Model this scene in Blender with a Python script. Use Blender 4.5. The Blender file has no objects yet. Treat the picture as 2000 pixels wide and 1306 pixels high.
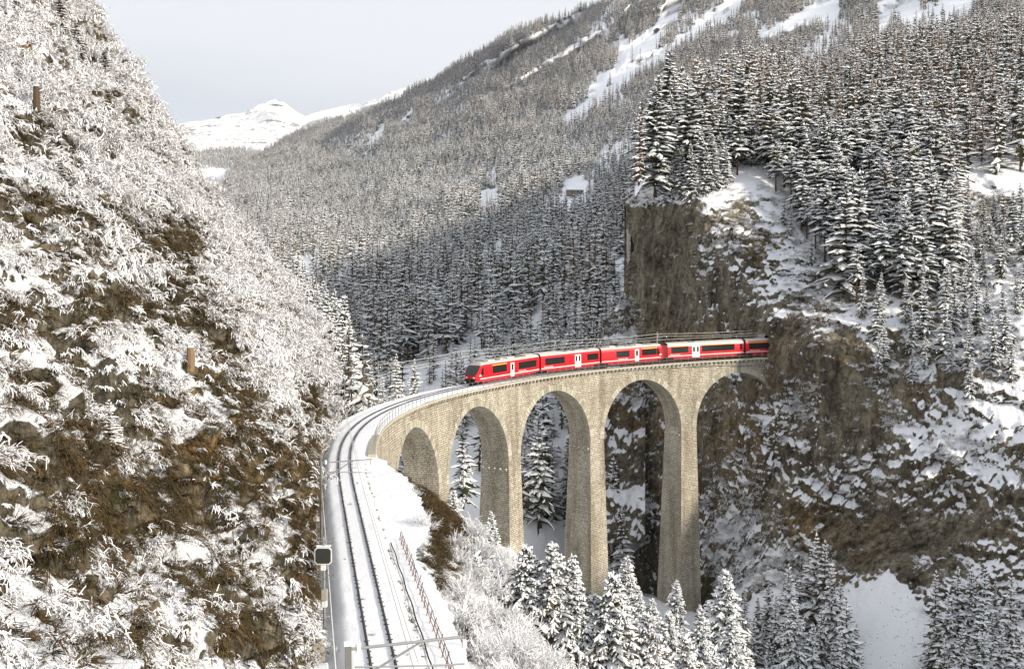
import bpy, math, random
import numpy as np
from mathutils import Vector, Matrix

# ------------------------------------------------------------------ camera, sky, sun, exposure
SC = bpy.context.scene
C = SC.collection
FPX, UC, VC, VH, CAMZ = 1900.0, 1000.0, 653.0, 554.0, 16.6
PITCH = math.atan((VC - VH) / FPX)
cam_d = bpy.data.cameras.new('camera')
cam_d.sensor_width = 36.0
cam_d.lens = FPX / 2000.0 * 36.0
cam_d.clip_start = 0.5
cam_d.clip_end = 60000
cam = bpy.data.objects.new('camera', cam_d)
C.objects.link(cam)
cam.location = (0, 0, CAMZ)
cam.rotation_euler = (math.pi / 2 - PITCH, 0, 0)
SC.camera = cam

SUN_DIR = Vector((0.87, -0.49, 0.355)).normalized()      # towards the sun: behind the camera, to the right
SUN_EL = math.asin(SUN_DIR.z)
SUN_AZ = math.atan2(SUN_DIR.x, SUN_DIR.y)
world = bpy.data.worlds.new('World')
SC.world = world
world.use_nodes = True
wt = world.node_tree
wt.nodes.clear()
w_out = wt.nodes.new('ShaderNodeOutputWorld')
w_bg = wt.nodes.new('ShaderNodeBackground')
w_sky = wt.nodes.new('ShaderNodeTexSky')
w_sky.sky_type = 'NISHITA'
w_sky.sun_disc = False
w_sky.sun_elevation = SUN_EL
w_sky.sun_rotation = SUN_AZ
w_sky.altitude = 1000
w_sky.air_density = 1.0
w_sky.dust_density = 0.6
w_sky.ozone_density = 1.5
w_tc = wt.nodes.new('ShaderNodeTexCoord')
w_map = wt.nodes.new('ShaderNodeMapping')
w_map.inputs['Scale'].default_value = (1.3, 1.3, 6.0)
w_noise = wt.nodes.new('ShaderNodeTexNoise')
w_noise.inputs['Scale'].default_value = 1.6
w_noise.inputs['Detail'].default_value = 6
w_noise.inputs['Roughness'].default_value = 0.55
w_ramp = wt.nodes.new('ShaderNodeValToRGB')
w_ramp.color_ramp.elements[0].position = 0.30
w_ramp.color_ramp.elements[0].color = (0.95, 0.95, 0.95, 1)
w_ramp.color_ramp.elements[1].position = 0.50
w_ramp.color_ramp.elements[1].color = (1, 1, 1, 1)
w_mix = wt.nodes.new('ShaderNodeMix')
w_mix.data_type = 'RGBA'
SKY_STRENGTH = 0.075
w_mix.inputs['B'].default_value = (9.5, 9.8, 10.4, 1)      # thin high cloud, lit by the sun
wt.links.new(w_tc.outputs['Generated'], w_map.inputs['Vector'])
wt.links.new(w_map.outputs['Vector'], w_noise.inputs['Vector'])
wt.links.new(w_noise.outputs['Fac'], w_ramp.inputs['Fac'])
# the cloud sheet thins out towards the horizon, all the way round
w_sep = wt.nodes.new('ShaderNodeSeparateXYZ')
wt.links.new(w_tc.outputs['Generated'], w_sep.inputs[0])
w_el = wt.nodes.new('ShaderNodeMapRange')
w_el.interpolation_type = 'SMOOTHSTEP'
w_el.inputs['From Min'].default_value = 0.155
w_el.inputs['From Max'].default_value = 0.225
w_el.inputs['To Min'].default_value = 0.80
w_el.inputs['To Max'].default_value = 1.0
w_add = wt.nodes.new('ShaderNodeMath')
w_add.operation = 'MULTIPLY_ADD'
w_add.inputs[1].default_value = 0.12
wt.links.new(w_noise.outputs['Fac'], w_add.inputs[0])
w_off = wt.nodes.new('ShaderNodeMath')
w_off.operation = 'SUBTRACT'
w_off.inputs[1].default_value = 0.06
wt.links.new(w_sep.outputs['Z'], w_off.inputs[0])
wt.links.new(w_off.outputs[0], w_add.inputs[2])
wt.links.new(w_add.outputs[0], w_el.inputs['Value'])
w_mul = wt.nodes.new('ShaderNodeMath')
w_mul.operation = 'MULTIPLY'
wt.links.new(w_ramp.outputs['Color'], w_mul.inputs[0])
wt.links.new(w_el.outputs['Result'], w_mul.inputs[1])
wt.links.new(w_mul.outputs[0], w_mix.inputs['Factor'])
wt.links.new(w_sky.outputs['Color'], w_mix.inputs['A'])
wt.links.new(w_mix.outputs['Result'], w_bg.inputs['Color'])
w_bg.inputs['Strength'].default_value = SKY_STRENGTH
wt.links.new(w_bg.outputs['Background'], w_out.inputs['Surface'])

sun_d = bpy.data.lights.new('sun', 'SUN')
sun_d.energy = 5.0
sun_d.angle = math.radians(5.0)
sun_d.color = (1.0, 0.89, 0.73)
sun = bpy.data.objects.new('sun', sun_d)
C.objects.link(sun)
sun.rotation_euler = (-SUN_DIR).to_track_quat('-Z', 'Y').to_euler()
sun.location = (60, -60, 120)

SC.view_settings.view_transform = 'Standard'
SC.view_settings.look = 'None'
SC.view_settings.exposure = 0.34
SC.view_settings.gamma = 1.0
SC.view_settings.use_curve_mapping = False
SC.cycles.max_bounces = 6
SC.cycles.diffuse_bounces = 2
SC.cycles.use_denoising = True
SC.cycles.denoiser = 'OPENIMAGEDENOISE'
SC.cycles.denoising_input_passes = 'RGB_ALBEDO_NORMAL'
SC.cycles.denoising_prefilter = 'ACCURATE'

# ------------------------------------------------------------------ helpers
rng = np.random.default_rng(7)
random.seed(7)


def at(u, v, d):
    """a point at horizontal distance d along a line of sight; arrays welcome"""
    a = (np.asarray(u, float) - UC) / FPX
    b = (VC - np.asarray(v, float)) / FPX
    c, s = math.cos(PITCH), math.sin(PITCH)
    yy = c + b * s
    zz = -s + b * c
    k = np.asarray(d, float) / yy
    return np.stack(np.broadcast_arrays(a * k, np.asarray(d, float) + 0 * a * b, CAMZ + zz * k), -1)


def proj(P):
    P = np.asarray(P, float)
    c, s = math.cos(PITCH), math.sin(PITCH)
    x, y, z = P[..., 0], P[..., 1], P[..., 2] - CAMZ
    dd = y * c - z * s
    up = y * s + z * c
    return UC + FPX * x / dd, VC - FPX * up / dd


def _hash(ix, iy, iz, seed):
    h = (ix.astype(np.int64) * 374761393 + iy.astype(np.int64) * 668265263 + iz.astype(np.int64) * 2147483647 + seed * 974711) & 0xFFFFFFFF
    h = ((h ^ (h >> 13)) * 1274126177) & 0xFFFFFFFF
    h = (h ^ (h >> 16)) * 2246822519 & 0xFFFFFFFF
    return ((h ^ (h >> 15)) & 0xFFFFFF) / float(0xFFFFFF)


def vnoise(P, seed=0):
    P = np.asarray(P, float)
    i = np.floor(P)
    f = P - i
    f = f * f * f * (f * (f * 6 - 15) + 10)
    i = i.astype(np.int64)
    r = 0
    for dx in (0, 1):
        wx = f[..., 0] if dx else 1 - f[..., 0]
        for dy in (0, 1):
            wy = f[..., 1] if dy else 1 - f[..., 1]
            for dz in (0, 1):
                wz = f[..., 2] if dz else 1 - f[..., 2]
                r = r + wx * wy * wz * _hash(i[..., 0] + dx, i[..., 1] + dy, i[..., 2] + dz, seed)
    return r


def fbm(P, scale, octaves=4, seed=0, rough=0.5, ridged=False):
    P = np.asarray(P, float) / np.asarray(scale, float)
    t, amp, tot = 0.0, 1.0, 0.0
    for o in range(octaves):
        n = vnoise(P * (2.03 ** o) + 13.7 * o, seed + o) * 2 - 1
        if ridged:
            n = 1 - 2 * np.abs(n)
        t = t + amp * n
        tot += amp
        amp *= rough
    return t / tot


class TPS:
    """smooth interpolation of scattered control points (u, v) -> value"""
    def __init__(self, pts, smooth=1e-4):
        p = np.array(pts, float)
        self.x = p[:, :2] / 500.0
        y = np.log(p[:, 2])
        n = len(p)
        r = np.linalg.norm(self.x[:, None] - self.x[None], axis=2)
        K = self.k(r) + smooth * np.eye(n)
        Q = np.c_[np.ones(n), self.x]
        A = np.block([[K, Q], [Q.T, np.zeros((3, 3))]])
        self.c = np.linalg.solve(A, np.r_[y, 0, 0, 0])

    @staticmethod
    def k(r):
        return np.where(r > 1e-9, r * r * np.log(np.maximum(r, 1e-9)), 0)

    def __call__(self, u, v):
        u, v = np.broadcast_arrays(np.asarray(u, float), np.asarray(v, float))
        sh = u.shape
        q = np.stack([u.ravel(), v.ravel()], 1) / 500.0
        out = np.empty(len(q))
        for a in range(0, len(q), 20000):
            b = q[a:a + 20000]
            r = np.linalg.norm(b[:, None] - self.x[None], axis=2)
            out[a:a + 20000] = self.k(r) @ self.c[:len(self.x)] + self.c[-3] + b @ self.c[-2:]
        return np.exp(out).reshape(sh)


def link(o, parent=None):
    C.objects.link(o)
    if parent is not None:
        o.parent = parent
    return o


def tag(o, label=None, cat=None, group=None, kind=None):
    if label:
        o['label'] = label
    if cat:
        o['category'] = cat
    if group:
        o['group'] = group
    if kind:
        o['kind'] = kind
    return o


def empty(name, loc=(0, 0, 0), rz=0.0):
    o = bpy.data.objects.new(name, None)
    o.empty_display_size = 0.5
    o.location = loc
    o.rotation_euler = (0, 0, rz)
    return link(o)


def mesh_np(name, V, F, mats=(), fm=None, smooth=False, uv=None):
    """V (n,3) array, F list/array of polygons"""
    me = bpy.data.meshes.new(name)
    V = np.asarray(V, np.float32)
    if isinstance(F, np.ndarray):
        k = F.shape[1]
        me.vertices.add(len(V))
        me.vertices.foreach_set('co', V.ravel())
        me.loops.add(F.size)
        me.loops.foreach_set('vertex_index', F.astype(np.int32).ravel())
        me.polygons.add(len(F))
        me.polygons.foreach_set('loop_start', np.arange(0, F.size, k, dtype=np.int32))
        me.polygons.foreach_set('loop_total', np.full(len(F), k, dtype=np.int32))
        me.update(calc_edges=True)
    else:
        me.from_pydata(V.tolist(), [], F)
        me.update()
    for m in mats:
        me.materials.append(m)
    if fm is not None:
        me.polygons.foreach_set('material_index', np.asarray(fm, np.int32))
    me.polygons.foreach_set('use_smooth', np.full(len(me.polygons), bool(smooth)))
    if uv is not None:
        lay = me.uv_layers.new(name='UVMap')
        idx = np.empty(len(me.loops), np.int32)
        me.loops.foreach_get('vertex_index', idx)
        lay.data.foreach_set('uv', np.asarray(uv, np.float32)[idx].ravel())
    me.validate()
    return me


def attr(me, name, vals):
    a = me.attributes.new(name, 'FLOAT', 'POINT')
    a.data.foreach_set('value', np.asarray(vals, np.float32).ravel())


def obj(name, me, parent=None):
    return link(bpy.data.objects.new(name, me), parent)


def grid_faces(nr, nc):
    i = np.arange(nr * nc).reshape(nr, nc)
    return np.stack([i[:-1, :-1], i[:-1, 1:], i[1:, 1:], i[1:, :-1]], -1).reshape(-1, 4)


class MB:
    """collects simple solids into one mesh"""
    def __init__(self):
        self.v, self.f, self.m = [], [], []

    def add(self, V, F, m=0):
        b = len(self.v)
        self.v += [tuple(map(float, p)) for p in V]
        self.f += [tuple(b + i for i in f) for f in F]
        self.m += [m] * len(F)
        return self

    def box(self, c, s, rot=None, m=0, taper=1.0):
        sx, sy, sz = [x / 2 for x in s]
        P = [(-sx, -sy, -sz), (sx, -sy, -sz), (sx, sy, -sz), (-sx, sy, -sz)]
        P += [(x * taper, y * taper, sz) for x, y, _ in P]
        P = [Vector(p) for p in P]
        if rot is not None:
            P = [rot @ p for p in P]
        P = [p + Vector(c) for p in P]
        return self.add(P, [(0, 3, 2, 1), (4, 5, 6, 7), (0, 1, 5, 4), (1, 2, 6, 5), (2, 3, 7, 6), (3, 0, 4, 7)], m)

    def tube(self, pts, r, n=6, m=0, r2=None):
        pts = [Vector(p) for p in pts]
        k = len(pts)
        V, F = [], []
        for i, p in enumerate(pts):
            t = (pts[min(i + 1, k - 1)] - pts[max(i - 1, 0)]).normalized()
            a = Vector((0, 0, 1)) if abs(t.z) < 0.9 else Vector((1, 0, 0))
            x = t.cross(a).normalized()
            y = x.cross(t)
            rr = r if r2 is None else r + (r2 - r) * i / max(1, k - 1)
            for j in range(n):
                q = 2 * math.pi * j / n
                V.append(p + x * (rr * math.cos(q)) + y * (rr * math.sin(q)))
        for i in range(k - 1):
            for j in range(n):
                F.append((i * n + j, i * n + (j + 1) % n, (i + 1) * n + (j + 1) % n, (i + 1) * n + j))
        F.append(tuple(reversed(range(n))))
        F.append(tuple((k - 1) * n + j for j in range(n)))
        return self.add(V, F, m)

    def prism(self, poly, h0, h1, axis='z', m=0):
        n = len(poly)
        if axis == 'z':
            V = [(x, y, h0) for x, y in poly] + [(x, y, h1) for x, y in poly]
        elif axis == 'y':
            V = [(x, h0, y) for x, y in poly] + [(x, h1, y) for x, y in poly]
        else:
            V = [(h0, x, y) for x, y in poly] + [(h1, x, y) for x, y in poly]
        F = [tuple(reversed(range(n))), tuple(range(n, 2 * n))]
        F += [(i, (i + 1) % n, n + (i + 1) % n, n + i) for i in range(n)]
        return self.add(V, F, m)

    def mesh(self, name, mats, smooth=False):
        return mesh_np(name, np.array(self.v), self.f, mats, self.m, smooth)

    def build(self, name, mats, parent=None, smooth=False):
        if not isinstance(mats, (list, tuple)):
            mats = [mats]
        return obj(name, self.mesh(name, mats, smooth), parent)


# ------------------------------------------------------------------ materials
def mat(name, col, rough=0.7, metal=0.0, spec=0.4):
    m = bpy.data.materials.new(name)
    m.use_nodes = True
    b = m.node_tree.nodes['Principled BSDF']
    b.inputs['Base Color'].default_value = (*col, 1)
    b.inputs['Roughness'].default_value = rough
    b.inputs['Metallic'].default_value = metal
    b.inputs['Specular IOR Level'].default_value = spec
    return m


def N(m, typ, **kw):
    n = m.node_tree.nodes.new(typ)
    for k, v in kw.items():
        if k.startswith('_'):
            setattr(n, k[1:], v)
        else:
            n.inputs[k].default_value = v
    return n


def L(m, a, b):
    m.node_tree.links.new(a, b)


def bsdf(m):
    return m.node_tree.nodes['Principled BSDF']


def ramp(m, fac, stops):
    r = N(m, 'ShaderNodeValToRGB')
    el = r.color_ramp.elements
    while len(el) < len(stops):
        el.new(0.5)
    for e, (p, c) in zip(el, stops):
        e.position = p
        e.color = (*c, 1) if len(c) == 3 else c
    L(m, fac, r.inputs['Fac'])
    return r.outputs['Color']


def mixc(m, fac, a, b, blend='MIX'):
    n = N(m, 'ShaderNodeMix', _data_type='RGBA', _blend_type=blend)
    for s, v in ((n.inputs['Factor'], fac), (n.inputs['A'], a), (n.inputs['B'], b)):
        if hasattr(v, 'links'):
            L(m, v, s)
        elif isinstance(v, (int, float)):
            s.default_value = v
        else:
            s.default_value = (*v, 1)
    return n.outputs['Result']


def math_n(m, op, a, b=0.0, c=0.0, clamp=False):
    n = N(m, 'ShaderNodeMath', _operation=op, _use_clamp=clamp)
    for i, v in enumerate((a, b, c)):
        if hasattr(v, 'links'):
            L(m, v, n.inputs[i])
        else:
            n.inputs[i].default_value = v
    return n.outputs[0]


def noise(m, scale, detail=4, rough=0.55, vec=None, dist=0.0):
    n = N(m, 'ShaderNodeTexNoise', Scale=scale, Detail=detail, Roughness=rough, Distortion=dist)
    if vec is not None:
        L(m, vec, n.inputs['Vector'])
    return n.outputs['Fac']


def pos(m, scale=(1, 1, 1), rot=(0, 0, 0), objspace=True):
    t = N(m, 'ShaderNodeTexCoord')
    mp = N(m, 'ShaderNodeMapping', Scale=scale, Rotation=rot)
    L(m, t.outputs['Object'], mp.inputs['Vector'])
    return mp.outputs['Vector']


def bump(m, h, strength=0.4, dist=0.1):
    b = N(m, 'ShaderNodeBump', Strength=strength, Distance=dist)
    L(m, h, b.inputs['Height'])
    L(m, b.outputs['Normal'], bsdf(m).inputs['Normal'])


SNOW = (0.84, 0.86, 0.90)

m_snow = mat('snow', SNOW, 0.65, spec=0.25)
bump(m_snow, noise(m_snow, 1.7, 8, 0.7, pos(m_snow)), 0.5, 0.12)
m_snowtree = mat('snow_on_branches', (0.84, 0.86, 0.89), 0.7, spec=0.15)


def rock_color(m, vec_scale=1.0, warm=0.5):
    """streaked limestone: olive grey to ochre, darker water streaks running down"""
    v = pos(m, (0.10 * vec_scale, 0.10 * vec_scale, 0.018 * vec_scale))
    st = noise(m, 2.4, 6, 0.62, v, 0.4)
    c1 = ramp(m, st, [(0.28, (0.058, 0.052, 0.040)), (0.45, (0.130, 0.115, 0.085)), (0.58, (0.20, 0.178, 0.135)), (0.75, (0.27, 0.25, 0.21))])
    big = noise(m, 0.05 * vec_scale, 4, 0.6, pos(m))
    oc = ramp(m, big, [(0.50, (0, 0, 0)), (0.72, (1, 1, 1))])
    c2 = mixc(m, math_n(m, 'MULTIPLY', oc, warm), c1, (0.23, 0.145, 0.06))
    fine = noise(m, 1.3 * vec_scale, 8, 0.7, pos(m))
    c3 = mixc(m, 1.0, c2, ramp(m, fine, [(0.3, (0.42, 0.42, 0.42)), (0.5, (0.95, 0.95, 0.95)), (0.7, (1.5, 1.5, 1.5))]), 'MULTIPLY')
    v2 = pos(m, (0.55 * vec_scale, 0.55 * vec_scale, 0.07 * vec_scale))
    st2 = noise(m, 1.6, 6, 0.7, v2, 0.8)
    c3 = mixc(m, 1.0, c3, ramp(m, st2, [(0.34, (0.45, 0.45, 0.46)), (0.5, (1, 1, 1)), (0.68, (1.3, 1.28, 1.22))]), 'MULTIPLY')
    vo = N(m, 'ShaderNodeTexVoronoi', _feature='DISTANCE_TO_EDGE', Scale=0.30 * vec_scale)
    wv = N(m, 'ShaderNodeVectorMath', _operation='MULTIPLY_ADD')
    wn = N(m, 'ShaderNodeTexNoise', Scale=0.4 * vec_scale, Detail=5)
    L(m, pos(m), wn.inputs['Vector'])
    L(m, wn.outputs['Color'], wv.inputs[0])
    wv.inputs[1].default_value = (5 / vec_scale, 5 / vec_scale, 5 / vec_scale)
    L(m, pos(m, (1, 1, 0.55)), wv.inputs[2])
    L(m, wv.outputs[0], vo.inputs['Vector'])
    c3 = mixc(m, 1.0, c3, ramp(m, vo.outputs['Distance'], [(0.0, (0.45, 0.45, 0.45)), (0.07, (1, 1, 1))]), 'MULTIPLY')
    fine = math_n(m, 'MULTIPLY_ADD', st2, 1.2, fine)
    return c3, fine


def ground_material(name, warm=0.5, grass=True, vs=1.0, edge=0.10, nscale=1.2, namp=0.9):
    """rock / dry grass / snow; attribute 'snow' says where snow lies, 'turf' where dry grass grows on the rock"""
    m = mat(name, (0.2, 0.2, 0.2), 0.85, spec=0.15)
    c, fine = rock_color(m, vs, warm)
    if grass:
        v = pos(m, (1.0, 1.0, 0.35))
        g = noise(m, 3.0, 8, 0.7, v, 0.6)
        gc = ramp(m, g, [(0.30, (0.022, 0.019, 0.012)), (0.48, (0.050, 0.039, 0.021)), (0.62, (0.105, 0.070, 0.032)), (0.78, (0.18, 0.13, 0.07))])
        olive = noise(m, 0.35, 4, 0.6, pos(m))
        gc = mixc(m, ramp(m, olive, [(0.45, (0, 0, 0)), (0.65, (0.7, 0.7, 0.7))]), gc, (0.075, 0.075, 0.028))
        ta = N(m, 'ShaderNodeAttribute', _attribute_name='turf')
        tf = math_n(m, 'MULTIPLY_ADD', noise(m, 0.9, 6, 0.65, pos(m)), 1.2, -0.6)
        tf = math_n(m, 'ADD', ta.outputs['Fac'], tf)
        tf = ramp(m, tf, [(0.42, (0, 0, 0)), (0.55, (1, 1, 1))])
        c = mixc(m, tf, c, gc)
    sa = N(m, 'ShaderNodeAttribute', _attribute_name='snow')
    n1 = math_n(m, 'MULTIPLY_ADD', noise(m, nscale, 8, 0.68, pos(m), 0.5), namp, -0.5 * namp)
    sf = math_n(m, 'ADD', sa.outputs['Fac'], n1)
    sf = ramp(m, sf, [(0.5 - edge, (0, 0, 0)), (0.5 + edge, (1, 1, 1))])
    c = mixc(m, sf, c, SNOW)
    L(m, c, bsdf(m).inputs['Base Color'])
    hh = math_n(m, 'MULTIPLY_ADD', sf, 0.7, fine)
    bump(m, hh, 0.8, 0.35)
    return m


m_hill = ground_material('hillside_turf_rock_snow', 0.8, True, 2.2, 0.06, 1.6)
m_cliff = ground_material('cliff_rock_snow', 0.6, False, 1.0, 0.06, 0.8, 0.6)
m_forest_floor = ground_material('forest_floor_snow', 0.4, False, 0.3, 0.12, 0.12)

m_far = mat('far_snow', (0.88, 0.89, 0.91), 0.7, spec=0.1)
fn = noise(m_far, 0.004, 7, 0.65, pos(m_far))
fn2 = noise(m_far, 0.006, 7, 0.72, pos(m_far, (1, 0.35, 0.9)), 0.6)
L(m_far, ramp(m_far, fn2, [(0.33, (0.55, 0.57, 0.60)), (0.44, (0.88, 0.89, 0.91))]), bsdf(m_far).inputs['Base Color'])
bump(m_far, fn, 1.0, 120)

m_needle = mat('spruce_needles', (0.03, 0.04, 0.02), 0.85, spec=0.2)
oi = N(m_needle, 'ShaderNodeObjectInfo')
L(m_needle, ramp(m_needle, oi.outputs['Random'], [(0.0, (0.038, 0.048, 0.026)), (0.55, (0.058, 0.062, 0.033)), (0.82, (0.085, 0.074, 0.040)), (1.0, (0.13, 0.088, 0.045))]), bsdf(m_needle).inputs['Base Color'])
m_bark = mat('bark', (0.09, 0.062, 0.042), 0.9, spec=0.1)
m_twig = mat('brown_twigs', (0.15, 0.105, 0.075), 0.9, spec=0.1)
m_grass = mat('dry_grass', (0.16, 0.10, 0.035), 0.9, spec=0.1)
oi = N(m_grass, 'ShaderNodeObjectInfo')
L(m_grass, ramp(m_grass, oi.outputs['Random'], [(0.0, (0.036, 0.029, 0.016)), (0.4, (0.066, 0.047, 0.023)), (0.75, (0.12, 0.078, 0.035)), (1.0, (0.05, 0.047, 0.025))]), bsdf(m_grass).inputs['Base Color'])

# masonry: coursed limestone, UV in metres
m_stone = mat('limestone_masonry', (0.45, 0.4, 0.3), 0.9, spec=0.15)


def masonry(m, tint=(1, 1, 1)):
    uvn = N(m, 'ShaderNodeUVMap')
    wob = N(m, 'ShaderNodeTexNoise', Scale=1.1, Detail=3)
    L(m, uvn.outputs['UV'], wob.inputs['Vector'])
    off = N(m, 'ShaderNodeVectorMath', _operation='MULTIPLY_ADD')
    L(m, wob.outputs['Color'], off.inputs[0])
    off.inputs[1].default_value = (0.22, 0.14, 0)
    L(m, uvn.outputs['UV'], off.inputs[2])
    br = N(m, 'ShaderNodeTexBrick', _offset=0.45, _squash=1.3, _squash_frequency=3)
    br.inputs['Scale'].default_value = 1.0
    br.inputs['Brick Width'].default_value = 0.68
    br.inputs['Row Height'].default_value = 0.33
    br.inputs['Mortar Size'].default_value = 0.038
    br.inputs['Mortar Smooth'].default_value = 0.25
    br.inputs['Bias'].default_value = 0.0
    br.inputs['Color1'].default_value = (0.56, 0.535, 0.47, 1)
    br.inputs['Color2'].default_value = (0.40, 0.38, 0.33, 1)
    br.inputs['Mortar'].default_value = (0.17, 0.155, 0.125, 1)
    L(m, off.outputs[0], br.inputs['Vector'])
    n1 = noise(m, 2.6, 6, 0.7, uvn.outputs['UV'])
    c = mixc(m, 1.0, br.outputs['Color'], ramp(m, n1, [(0.30, (0.42, 0.40, 0.36)), (0.46, (0.95, 0.95, 0.95)), (0.7, (1.25, 1.22, 1.15))]), 'MULTIPLY')
    n2 = noise(m, 0.16, 5, 0.6, uvn.outputs['UV'])
    c = mixc(m, 1.0, c, ramp(m, n2, [(0.35, (0.80, 0.77, 0.72)), (0.65, (1.12, 1.1, 1.06))]), 'MULTIPLY')
    pit = N(m, 'ShaderNodeTexNoise', Scale=3.4, Detail=3, Roughness=0.6)
    L(m, uvn.outputs['UV'], pit.inputs['Vector'])
    c = mixc(m, ramp(m, pit.outputs['Fac'], [(0.60, (0, 0, 0)), (0.68, (0.8, 0.8, 0.8))]), c, (0.10, 0.085, 0.06))
    stv = N(m, 'ShaderNodeMapping', Scale=(0.55, 0.045, 1))
    L(m, uvn.outputs['UV'], stv.inputs['Vector'])
    stn = noise(m, 1.0, 5, 0.6, stv.outputs['Vector'])
    c = mixc(m, 1.0, c, ramp(m, stn, [(0.36, (0.70, 0.68, 0.65)), (0.52, (1, 1, 1)), (0.68, (1.12, 1.12, 1.12))]), 'MULTIPLY')
    L(m, c, bsdf(m).inputs['Base Color'])
    bump(m, math_n(m, 'MULTIPLY_ADD', br.outputs['Fac'], -1.0, n1), 0.9, 0.12)


masonry(m_stone)
m_block = mat('limestone_block', (0.56, 0.49, 0.36), 0.9, spec=0.15)
oi = N(m_block, 'ShaderNodeObjectInfo')
bc = ramp(m_block, oi.outputs['Random'], [(0.0, (0.28, 0.26, 0.215)), (0.5, (0.385, 0.36, 0.30)), (1.0, (0.49, 0.46, 0.39))])
L(m_block, mixc(m_block, 1.0, bc, ramp(m_block, noise(m_block, 3.0, 6, 0.7, pos(m_block)), [(0.3, (0.7, 0.7, 0.68)), (0.7, (1.15, 1.15, 1.12))]), 'MULTIPLY'), bsdf(m_block).inputs['Base Color'])

m_steel = mat('dark_rail_steel', (0.055, 0.05, 0.045), 0.5, 0.6)
m_galv = mat('galvanised_steel', (0.30, 0.31, 0.31), 0.5, 0.5)
m_mast = mat('weathered_mast_steel', (0.17, 0.17, 0.155), 0.6, 0.3)
m_wire = mat('frosted_wire', (0.62, 0.62, 0.60), 0.6)
m_rust = mat('rusty_iron', (0.13, 0.055, 0.032), 0.85)
m_conc = mat('concrete', (0.36, 0.34, 0.30), 0.9)
m_dark = mat('hollow_shade_black', (0.02, 0.02, 0.018), 0.8)  # near-black colour stands in for the shade inside hollows and openings
m_black = mat('black_signal_panel', (0.03, 0.035, 0.03), 0.6)
m_whitep = mat('white_paint', (0.74, 0.74, 0.72), 0.5)
m_wood = mat('weathered_wood', (0.16, 0.12, 0.085), 0.9)
m_bwood = mat('barn_boards', (0.20, 0.18, 0.155), 0.9)
m_stump = mat('cut_stump_wood', (0.20, 0.135, 0.08), 0.9)
m_red = mat('red_train_paint', (0.62, 0.012, 0.022), 0.32, spec=0.5)
m_dred = mat('dark_red_skirt', (0.30, 0.012, 0.018), 0.55)
m_roof = mat('pale_grey_train_roof', (0.46, 0.45, 0.43), 0.65)
m_rbox = mat('roof_equipment', (0.20, 0.19, 0.17), 0.7)
m_glass = mat('dark_window_glass', (0.018, 0.020, 0.020), 0.12, spec=0.6)
m_tw = mat('white_train_paint', (0.78, 0.78, 0.76), 0.4)
m_yel = mat('yellow_stripe', (0.80, 0.42, 0.05), 0.5)
m_gang = mat('black_gangway_rubber', (0.012, 0.012, 0.012), 0.8)
m_lamp = mat('headlight_glass', (0.85, 0.83, 0.78), 0.2)

# ------------------------------------------------------------------ railway alignment
DS = 0.25
_s = np.arange(-30, 262, DS)
_k = np.clip((_s - 44.3) / 40.2, 0, 1) / 95.8 * np.clip((222 - _s) / 34.0, 0, 1)
_k[_s < 0] = 0
_a = -0.2082 + np.cumsum(_k) * DS
_i0 = int(np.argmin(np.abs(_s)))
_x = np.cumsum(np.sin(_a)) * DS
_y = np.cumsum(np.cos(_a)) * DS
_x += -3.1654 - _x[_i0]
_y += 30.0 - _y[_i0]


def trk(s, o=0.0, z=0.0):
    """point beside the track: o metres to the right of the centre line, z above the deck"""
    s = np.asarray(s, float)
    x, y, a = np.interp(s, _s, _x), np.interp(s, _s, _y), np.interp(s, _s, _a)
    t = np.clip(s - 124, 0, None)
    g = 0.017 * np.where(t < 16, t * t / 32, t - 8)               # the line climbs towards the tunnel
    return np.stack(np.broadcast_arrays(x + o * np.cos(a), y - o * np.sin(a), z + g + 0 * x), -1)


def heading(s):
    return float(np.interp(s, _s, _a))


def trk_x_at(y):
    m = _s < 95
    return np.interp(y, _y[m], _x[m])


S_START, S_END = 66.0, 216.0                 # masonry from the abutment to the tunnel
ARCH_C = [103.3, 127.9, 152.5, 177.1, 201.8]
PIER_S = [115.6, 140.2, 164.8, 189.5, 214.1]
ARCH_R, Z_SPRING, Z_TOP = 10.4, -13.3, -0.75


# ------------------------------------------------------------------ terrain
def normals_of(P):
    gu = np.gradient(P, axis=1)
    gv = np.gradient(P, axis=0)
    n = np.cross(gu, gv)
    n /= np.linalg.norm(n, axis=2, keepdims=True) + 1e-12
    n[n[..., 2] < 0] *= -1
    return n


def smooth(a, x0, x1):
    t = np.clip((a - x0) / (x1 - x0), 0, 1)
    return t * t * (3 - 2 * t)


def blob(u, v, items):
    """sum of soft elliptical patches (centre u, v, radii, strength)"""
    r = np.zeros(np.broadcast(u, v).shape)
    for cu, cv, ru, rv, k in items:
        q = ((u - cu) / ru) ** 2 + ((v - cv) / rv) ** 2
        r += k * np.exp(-q * 1.2)
    return r


def inpoly(u, v, poly):
    inside = np.zeros(np.shape(u), bool)
    n = len(poly)
    for i in range(n):
        x1, y1 = poly[i]
        x2, y2 = poly[(i + 1) % n]
        c = ((y1 > v) != (y2 > v)) & (u < (x2 - x1) * (v - y1) / (y2 - y1 + 1e-9) + x1)
        inside ^= c
    return inside


def terrain(name, P, mat_, snow, turf=None, kind='structure', keep=None):
    nr, nc = P.shape[:2]
    F = grid_faces(nr, nc)
    if keep is not None:
        F = F[keep.ravel()]
    me = mesh_np(name, P.reshape(-1, 3), F, [mat_], smooth=True)
    attr(me, 'snow', snow)
    if turf is not None:
        attr(me, 'turf', turf)
    o = obj(name, me)
    o['kind'] = kind
    return o


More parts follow.
